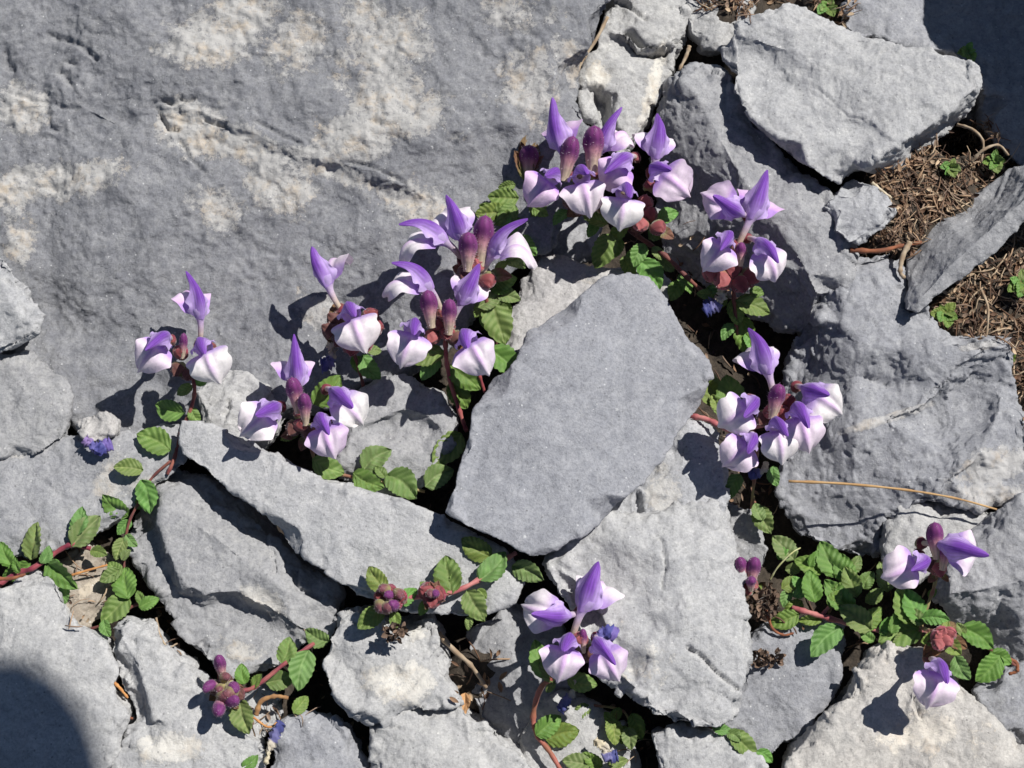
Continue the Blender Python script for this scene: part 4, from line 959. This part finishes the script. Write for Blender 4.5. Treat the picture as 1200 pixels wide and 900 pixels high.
# sprigs
s = Shoot('leafy sprig poking out over the bottom tip rock beside the dark slab', 836, 853, 60, 50); s.stem('826,850,58 856,860,60 888,884,58', 2, GRN); s.leaves('834,851,858,855,66,68 856,858,888,886,66,68 886,880,906,894,62,60 852,858,868,868,66,72 840,853,850,845,64,68')
s = Shoot('single green leaf in the dark gap right of the small smooth stone', 886, 594, 40, 40); s.leaves('887,594,902,624,46,50 880,600,892,612,30,30'); s.stem('886,594,44 880,570,20', 1.6, GRN)
s = Shoot('leafy sprig in deep shade below the right-hand end of the bottom cluster', 738, 838, 20, 20); s.leaves('728,830,712,846,34,34 740,836,752,866,34,36 732,850,728,872,30,32 690,826,672,842,34,34'); s.stem('690,826,30 728,832,30 740,850,28', 2, GRN)
for lab, x, y, z, sc_ in (('little green rosette at the top edge above the top right slab', 970, 8, 92, 1.0), ('little green rosette in the shade on the rough upper right rock', 1135, 60, 98, .9), ('small green seedling in the dry litter left of its paler neighbour', 1114, 196, 92, .9), ('small leafy seedling at the foot of the shaded corner rock', 1166, 188, 84, 1.0), ('green and yellow seedling under the lower tip of the tilted slab', 1108, 366, 62, 1.2), ('small seedling in the litter at the right edge below the tilted slab', 1178, 412, 60, 1.1), ('green tuft at the right edge under the tilted slab', 1196, 330, 70, 1.2)):
    s = Shoot(lab, x, y, z, z, 'seedling', 'seedling', 'small seedlings in the litter')
    for k in range(7):
        a = k * 2.4 + PR.random(); L_ = (13 if k < 4 else 9) * sc_
        s.leaf(x, y, x + math.cos(a) * L_, y + math.sin(a) * L_, z + 3, z + 8 + PR.random() * 6, 1.15, 'pale' if ('yellow' in lab and k == 2) else 'leaf')
    s.stem(f'{x},{y},{z + 4} {x + 1},{y + 3},{z - 14}', 1.2, GRN)
# ================================================================== dry bits
TAN = ((206, 150, 92), (188, 130, 78)); GREYT = ((178, 160, 136), (150, 128, 104)); RED = ((150, 92, 62), (120, 72, 50))
def twig(label, txt, r, col=TAN, name='dry_twig', cat='twig', lift=4):
    pts = []
    for t in txt.split():
        f = [float(c) for c in t.split(',')]; pts.append(P(f[0], f[1], f[2] if len(f) > 2 else hit(f[0], f[1]) + lift))
    o = tube_obj(name, pts, r, col, None, .1, 'straw', .4); tag(o, label, cat, 'dry twigs and straws'); return o
twig('long tan straw lying across the lower part of the broad angular block', '924,564,96 990,567,100 1060,574,100 1120,584,98 1168,597,92', 1.6, ((196, 160, 112), (176, 138, 92)), name='dry_straw', cat='straw')
twig('pale bent stalk sticking out of the hole right of the chunky pale rock', '514,742,60 532,762,58 552,780,44 570,806,30', 3.2, GREYT)
twig('thin curved needle in the gap beside the ridged pale rock', '183,724,40 188,745,42 197,758,44 208,754,42', 1.3, GREYT)
twig('short tan twig in the gap above the tiny grey chip at lower left', '134,800,60 142,808,60 150,818,58', 2.0)
twig('short brown twig below the other tan twig at lower left', '130,838,60 142,840,60 156,842,58', 2.2, RED)
twig('tan stem lying over the brownish stone', '84,674,62 104,668,64 126,662,64', 1.6)
twig('brown stem end at the left edge under the runner leaves', '-10,678,84 12,678,86 30,673,84', 2.4, RED)
twig('fibrous dead root pressed in the boulder crack', '712,20,98 700,44,96 686,66,92 678,82,88 674,110,84', 2.2, GREYT)
twig('grey root end in the dark hole right of the fissured rock', '808,54,84 804,66,82 796,82,80', 2.6, GREYT)
twig('reddish root along the lower edge of the litter patch', '996,293,100 1030,294,102 1056,288,100 1080,284,96', 3.0, RED)
twig('fat grey root hanging down beside the tilted slab', '1066,284,104 1058,300,104 1055,318,100 1060,326,96', 3.4, GREYT)
twig('pale forked stalk in the litter below the top right slab', '1122,146,100 1140,152,112 1152,166,110 1150,190,100', 2.0, GREYT)
twig('grey stalk crossing the litter toward the corner rock', '1138,190,100 1152,176,112 1170,170,112 1182,182,104', 2.0, GREYT)
twig('white straw lying in the litter right of the pebble', '1022,214,108 1034,224,108 1045,232,106', 2.0, ((214, 200, 176), (190, 176, 150)))
twig('long pale stalk standing in the litter at the right edge', '1150,340,70 1158,362,80 1156,396,74', 1.8, GREYT)
twig('fine arched grass blade over the leafy mat', '902,680,70 912,664,84 928,648,92 938,642,86', 1.0, ((200, 200, 150), (180, 180, 120)))
twig('brown stalk in the dead tangle near the ball of purple buds', '300,838,64 306,822,70 322,816,72 338,818,70', 3.0, ((170, 128, 84), (150, 110, 74)))
twig('thin twig across the dead tangle near the small grey stone', '296,840,66 314,852,68 326,846,64', 1.4, TAN)
twig('dark curl of dead stem at the far right below the right-hand leaves', '1178,772,70 1190,776,74 1192,786,72 1182,790,68', 2.6, RED)
twig('brown dead stem bending below the dead flower head', '898,714,70 905,736,60 918,744,56 930,742,56', 1.8, RED)
# dead flower heads
def dead_head(label, x, y, rx, ry, n, z):
    V = []; F = []; C = []
    for k in range(n):
        a, r_ = PR.random() * 6.28, math.sqrt(PR.random())
        c = P(x + math.cos(a) * rx * r_, y + math.sin(a) * ry * r_, z + PR.uniform(-8, 10) + 8 * (1 - r_))
        d = scr(PR.uniform(-1, 1), PR.uniform(-1, 1), PR.uniform(-.2, 1)); d /= np.linalg.norm(d)
        L_ = PR.uniform(5, 10) * U
        sd = np.cross(d, scr(PR.uniform(-1, 1), PR.uniform(-1, 1), 1)); sd /= np.linalg.norm(sd); nn = np.cross(sd, d); off = len(V)
        col = L3(118, 96, 80) * PR.uniform(.45, 1.25); w_ = PR.uniform(2.0, 4.2) * U
        for i in range(4):
            t = i / 3; ww = w_ * (.35, 1.0, .85, .25)[i]
            for j in (-1, 0, 1): V.append(c + d * L_ * t + sd * ww * j + nn * (abs(j) * ww * .9 + L_ * .3 * t * t)); C.append(col * (.8 + .3 * t))
        F.extend(grid_faces(4, 3, off=off))
    V = np.array(V); b = V.mean(0); o = bpy.data.objects.new('dead_flower_head', mesh_data('dead_flower_head', V - b, F, 'straw', C)); COL.objects.link(o); o.location = b
    tag(o, label, 'dead flower', 'dried flower heads'); return o
dead_head('round brown dried flower head beside the tall pale rock', 892, 704, 20, 22, 170, 58)
dead_head('thin dark remains of a dried head lying on the dark slab', 897, 770, 22, 9, 60, 54)
dead_head('brown shrivelled tuft under the left maroon bud head', 463, 741, 12, 9, 60, 104)
# faded blossoms
def faded(label, pts, r, blue=True, name='fallen_petal'):
    pp = [P(*q_) for q_ in pts]; n = len(pp)
    V, F, C = [], [], []
    base = np.array(pp[0]); cols = [L3(226, 214, 186), L3(214, 204, 186), L3(122, 120, 170), L3(82, 86, 146)] if blue else [L3(168, 142, 198), L3(112, 108, 176), L3(88, 88, 160), L3(130, 112, 184)]
    m = 5; path = []
    fine = []
    for i in range(n - 1):
        for k in range(8): fine.append(pp[i] + (pp[i + 1] - pp[i]) * k / 8)
    fine.append(pp[-1]); fine = np.array(fine); N = len(fine)
    rad = np.array([r * U * (.55 + .55 * math.sin(i * 1.3) ** 2 + .5 * sstep(.3, .8, i / N)) * (1 if 0 < i < N - 1 else .4) for i in range(N)])
    cc = [cols[min(3, int(i / N * 4))] for i in range(N)]
    V, F, C = tube_mesh('p', fine, rad, 'petal', cc, 18, .5)
    qn = V / U; V = V + np.stack([fbm(qn / (r * .8), 3, 11 + k_, .7) for k_ in range(3)], 1) * r * U * .32
    o = bpy.data.objects.new(name, mesh_data(name, V - base, F, 'petal', C)); COL.objects.link(o); o.location = base
    tag(o, label, 'petal', 'faded blossoms'); return o
faded('fallen blue-violet petal lying against the little white-grey stone', [(100, 514, 92), (108, 522, 94), (118, 526, 94), (131, 520, 92)], 6, False)
faded('shrivelled dark blue blossom hanging under the calyx ring at left', [(384, 402, 112), (392, 412, 110), (388, 424, 104), (376, 428, 100)], 6)
faded('withered cream and blue blossom under the upper right cluster', [(850, 334, 118), (846, 348, 112), (838, 358, 106), (824, 362, 104)], 7)
faded('withered blossom hanging below the right lower cluster', [(899, 542, 92), (896, 550, 88), (888, 554, 84), (878, 556, 82)], 4.5)
faded('faded cream blossom with a blue tip dangling below the bottom cluster', [(674, 796, 84), (672, 810, 80), (664, 820, 74), (656, 834, 66)], 4.5)
faded('curled cream blossom with a blue end lying near the bottom edge', [(696, 868, 50), (710, 876, 54), (712, 888, 52), (724, 886, 50)], 5)
faded('withered lilac petal standing in the tangle beside the small grey stone', [(312, 896, 72), (316, 878, 72), (322, 862, 74), (330, 846, 72)], 5)
faded('dull blue withered lip behind the right blossom of the bottom cluster', [(696, 750, 112), (704, 744, 120), (712, 740, 122), (722, 746, 118)], 6, False)
# dry leaf
s = bpy.data.objects.new('dry_leaf', mesh_data('dry_leaf', (lambda A: A)(np.array([v.co[:] for v in LEAVES[2].vertices])), [tuple(p.vertices) for p in LEAVES[2].polygons], 'straw', [L3(196, 150, 104)] * len(LEAVES[2].vertices))); COL.objects.link(s)
a_, b_ = P(546, 812, 44), P(541, 840, 52); Y_ = b_ - a_; L_ = np.linalg.norm(Y_); Y_ /= L_; Z_ = scr(-.5, .2, 1); Z_ = Z_ - Y_ * (Z_ @ Y_); Z_ /= np.linalg.norm(Z_)
s.matrix_world = frame_mat(np.cross(Y_, Z_), Y_, Z_, a_, (L_, L_, L_)); tag(s, 'curled tan dry leaf in the hole beside the chunky pale rock', 'dry leaf')
# loose litter: nobody could count it
V, F, C = [], [], []
LC = [L3(168, 140, 112), L3(136, 108, 84), L3(112, 84, 64), L3(190, 168, 140), L3(92, 70, 56), L3(150, 128, 110)]
def litter(poly, n, big=1.0, zmax=400):
    pl_ = nums(poly); xs = [p[0] for p in pl_]; ys = [p[1] for p in pl_]; k = 0
    while k < n:
        x, y = PR.uniform(min(xs), max(xs)), PR.uniform(min(ys), max(ys))
        if not inside(pl_, x, y): continue
        k += 1
        if hit(x, y) > zmax: continue
        c = P(x, y, hit(x, y) + PR.uniform(0, 9)); a = PR.random() * 6.28
        d = scr(math.cos(a), math.sin(a), PR.uniform(-.35, .45)); d /= np.linalg.norm(d)
        col = LC[PR.randrange(6)] * PR.uniform(.65, 1.2) * np.array([1.0, .98, .97]); off = len(V)
        if PR.random() < .5:      # leaf flake
            L_, w_ = PR.uniform(6, 13) * U * big, PR.uniform(1.2, 3) * U * big
            sd = np.cross(d, scr(PR.uniform(-.6, .6), PR.uniform(-.6, .6), 1)); sd /= np.linalg.norm(sd); nn = np.cross(sd, d)
            cu = PR.uniform(-.3, .5)
            for i in range(5):
                t = i / 4; ww = w_ * math.sin(math.pi * (.08 + .88 * t))
                for j in (-1, 0, 1): V.append(c + d * L_ * (t - .5) + sd * ww * j + nn * (cu * L_ * (t - .5) ** 2 * 2 + abs(j) * w_ * .5)); C.append(col * (1 - .15 * (j == 0)))
            F.extend(grid_faces(5, 3, off=off))
        else:
            L_ = PR.uniform(9, 38) * U * big; r_ = PR.uniform(.4, 1.15) * U
            bend = scr(PR.uniform(-1, 1), PR.uniform(-1, 1), PR.uniform(0, .6)) * L_ * .15
            t, f, cc = tube_mesh('x', [c - d * L_ * .5, c - d * L_ * .17 + bend, c + d * L_ * .17 + bend, c + d * L_ * .5], np.array([.7, 1, 1, .6]) * r_, 'straw', [col] * 4, 5)
            V.extend(t); F.extend([tuple(i + off for i in q_) for q_ in f]); C.extend(cc)
litter('1010,205 1060,190 1118,150 1160,140 1190,190 1130,240 1085,268 1068,300 1010,292 1048,262 1045,235', 800)
litter('1085,368 1105,345 1168,296 1200,262 1240,260 1240,520 1200,500 1188,440 1185,402 1125,394', 800)
litter('806,-40 880,-60 880,22 842,8 820,14', 200); litter('862,-30 1000,-30 1000,0 925,-2 870,14', 160); litter('940,-20 1010,-20 996,34 962,20', 90)
litter('70,640 130,640 150,720 80,740', 26, .8); litter('270,800 350,780 370,840 300,870', 30); litter('530,760 590,760 590,840 530,820', 24); litter('880,690 1000,660 1110,700 1110,740 1000,760 900,740', 40, .8)
litter('770,300 870,340 910,600 860,600 800,420', 90, .8, 45); litter('190,700 240,800 220,790 180,740', 16, .8, 45); litter('350,740 390,730 440,880 400,880', 30, .8, 45); litter('510,540 560,560 540,640 500,600', 20, .8, 45); litter('700,820 760,840 770,900 740,900', 24, .8, 45); litter('690,250 830,260 850,360 760,330', 30, .8, 45)
V = np.array(V); b_ = np.array([V[:, 0].mean(), V[:, 1].mean(), 0]); lo_ = bpy.data.objects.new('dry_litter', mesh_data('dry_litter', V - b_, F, 'straw', C)); COL.objects.link(lo_); lo_.location = b_
tag(lo_, 'loose brown litter of dead leaves and bits of stalk in the hollows', 'litter', kind='stuff')
# ================================================================== the photographer, bent over the rocks beside the frame (casts the corner shadow)
q = NT('jacket'); b = q.n('ShaderNodeBsdfPrincipled'); b.inputs['Base Color'].default_value = (.05, .08, .13, 1); q.set(b, Roughness=.8); q.l(b.outputs[0], q.out.inputs[0]); M['jacket'] = q.m
q = NT('skin'); b = q.n('ShaderNodeBsdfPrincipled'); b.inputs['Base Color'].default_value = (.5, .3, .22, 1); q.set(b, Roughness=.55); q.l(b.outputs[0], q.out.inputs[0]); M['skin'] = q.m
q = NT('rucksack_cloth'); b = q.n('ShaderNodeBsdfPrincipled'); b.inputs['Base Color'].default_value = (.16, .05, .04, 1); q.set(b, Roughness=.8); q.l(b.outputs[0], q.out.inputs[0]); M['pack'] = q.m
E = P(-6, 908, 82) + SUNH * 1.0              # the elbow whose shade falls in the corner of the photo
def skin_body(name, pts, edges, rad, mat):
    me = bpy.data.meshes.new('tmp'); me.from_pydata(pts, edges, []); o = bpy.data.objects.new('tmp', me); COL.objects.link(o)
    o.modifiers.new('s', 'SKIN')
    for v, r_ in zip(me.skin_vertices[0].data, rad): v.radius = (r_, r_)
    me.skin_vertices[0].data[0].use_root = True
    sb = o.modifiers.new('u', 'SUBSURF'); sb.levels = 2; sb.render_levels = 2
    dg = bpy.context.evaluated_depsgraph_get(); dg.update(); m2 = bpy.data.meshes.new_from_object(o.evaluated_get(dg)); bpy.data.objects.remove(o)
    m2.materials.clear(); m2.materials.append(M[mat]); m2.polygons.foreach_set('use_smooth', [True] * len(m2.polygons)); m2.name = name
    r_ = bpy.data.objects.new(name, m2); COL.objects.link(r_); return r_
ex, ey, ez = E
nx_, ny_, nz_ = ex + .34, ey - .2, ez + .2
hip = (nx_ + .05, ny_ - .34, .95)
pts = [hip, (nx_ + .02, ny_ - .2, 1.08), (nx_, ny_ - .03, nz_ - .03), (nx_, ny_ + .02, nz_ + .06), (nx_, ny_ + .06, nz_ + .13), (nx_, ny_ + .09, nz_ + .2),
       (hip[0] + .1, hip[1] - .02, .88), (hip[0] + .12, hip[1] + .04, .48), (hip[0] + .13, hip[1] - .06, .07), (hip[0] + .14, hip[1] + .1, .03),
       (hip[0] - .1, hip[1] - .02, .88), (hip[0] - .12, hip[1] + .04, .48), (hip[0] - .13, hip[1] - .06, .07), (hip[0] - .14, hip[1] + .1, .03),
       (nx_ - .18, ny_ - .03, nz_ - .04), (ex, ey, ez), (ex - .1, ey - .2, ez - .06), (ex - .14, ey - .28, ez - .1),
       (nx_ + .18, ny_ - .03, nz_ - .04), (nx_ + .3, ny_ - .04, nz_ - .28), (nx_ + .16, ny_ + .1, nz_ - .34), (nx_ + .1, ny_ + .14, nz_ - .35)]
edg = [(0, 1), (1, 2), (2, 3), (3, 4), (4, 5), (0, 6), (6, 7), (7, 8), (8, 9), (0, 10), (10, 11), (11, 12), (12, 13), (2, 14), (14, 15), (15, 16), (16, 17), (2, 18), (18, 19), (19, 20), (20, 21)]
body = skin_body('person', pts, edg, [.14, .14, .13, .055, .09, .085, .1, .07, .05, .045, .1, .07, .05, .045, .07, .052, .04, .03, .07, .052, .04, .03], 'jacket')
Vb = np.array([v.co[:] for v in body.data.vertices]); tb = Vb[:, 2] - 82 * U
sh = Vb[:, :2] - tb[:, None] * SUNH[None, :2]; kb = int(np.argmax(sh @ np.array([.66, .75]) - 9 * (np.hypot(Vb[:, 0] - ex, Vb[:, 1] - ey) > .16))); sf = P(95, 823, 82)[:2] - sh[kb]
body.location = (sf[0], sf[1], 0)
tag(body, 'hiker in a dark jacket bending over beside the rocks, outside the photo', 'person')
# ================================================================== light and camera
w = bpy.data.worlds.new("World"); SC.world = w; w.use_nodes = True
nt = w.node_tree; bg = nt.nodes['Background']
sky = nt.nodes.new('ShaderNodeTexSky'); sky.sky_type = 'NISHITA'; sky.sun_disc = False
el = math.asin(SUN[2]); az = math.atan2(SUN[0], SUN[1])
sky.sun_elevation = el; sky.sun_rotation = az; sky.altitude = 2200
nt.links.new(sky.outputs[0], bg.inputs[0]); bg.inputs[1].default_value = 0.05
ld = bpy.data.lights.new('sun', 'SUN'); ld.energy = 4.6; ld.angle = math.radians(.53); ld.color = (1, .975, .935)
lo = bpy.data.objects.new('sun', ld); COL.objects.link(lo)
lo.rotation_euler = Vector(SUN).to_track_quat('Z', 'Y').to_euler()
cd = bpy.data.cameras.new('camera'); co_ = bpy.data.objects.new('camera', cd); COL.objects.link(co_)
cd.sensor_width = 36; cd.lens = 36 * DIST / (1200 * U); cd.clip_start = .01; cd.clip_end = 200
co_.matrix_world = Matrix(((RGT[0], UPV[0], -FWD[0], CAM[0]), (RGT[1], UPV[1], -FWD[1], CAM[1]), (RGT[2], UPV[2], -FWD[2], CAM[2]), (0, 0, 0, 1)))
SC.camera = co_
vs = SC.view_settings; vs.view_transform = 'Standard'; vs.look = 'None'; vs.gamma = 1; vs.exposure = .24; vs.use_curve_mapping = False
SC.cycles.max_bounces = 6; SC.cycles.transparent_max_bounces = 8
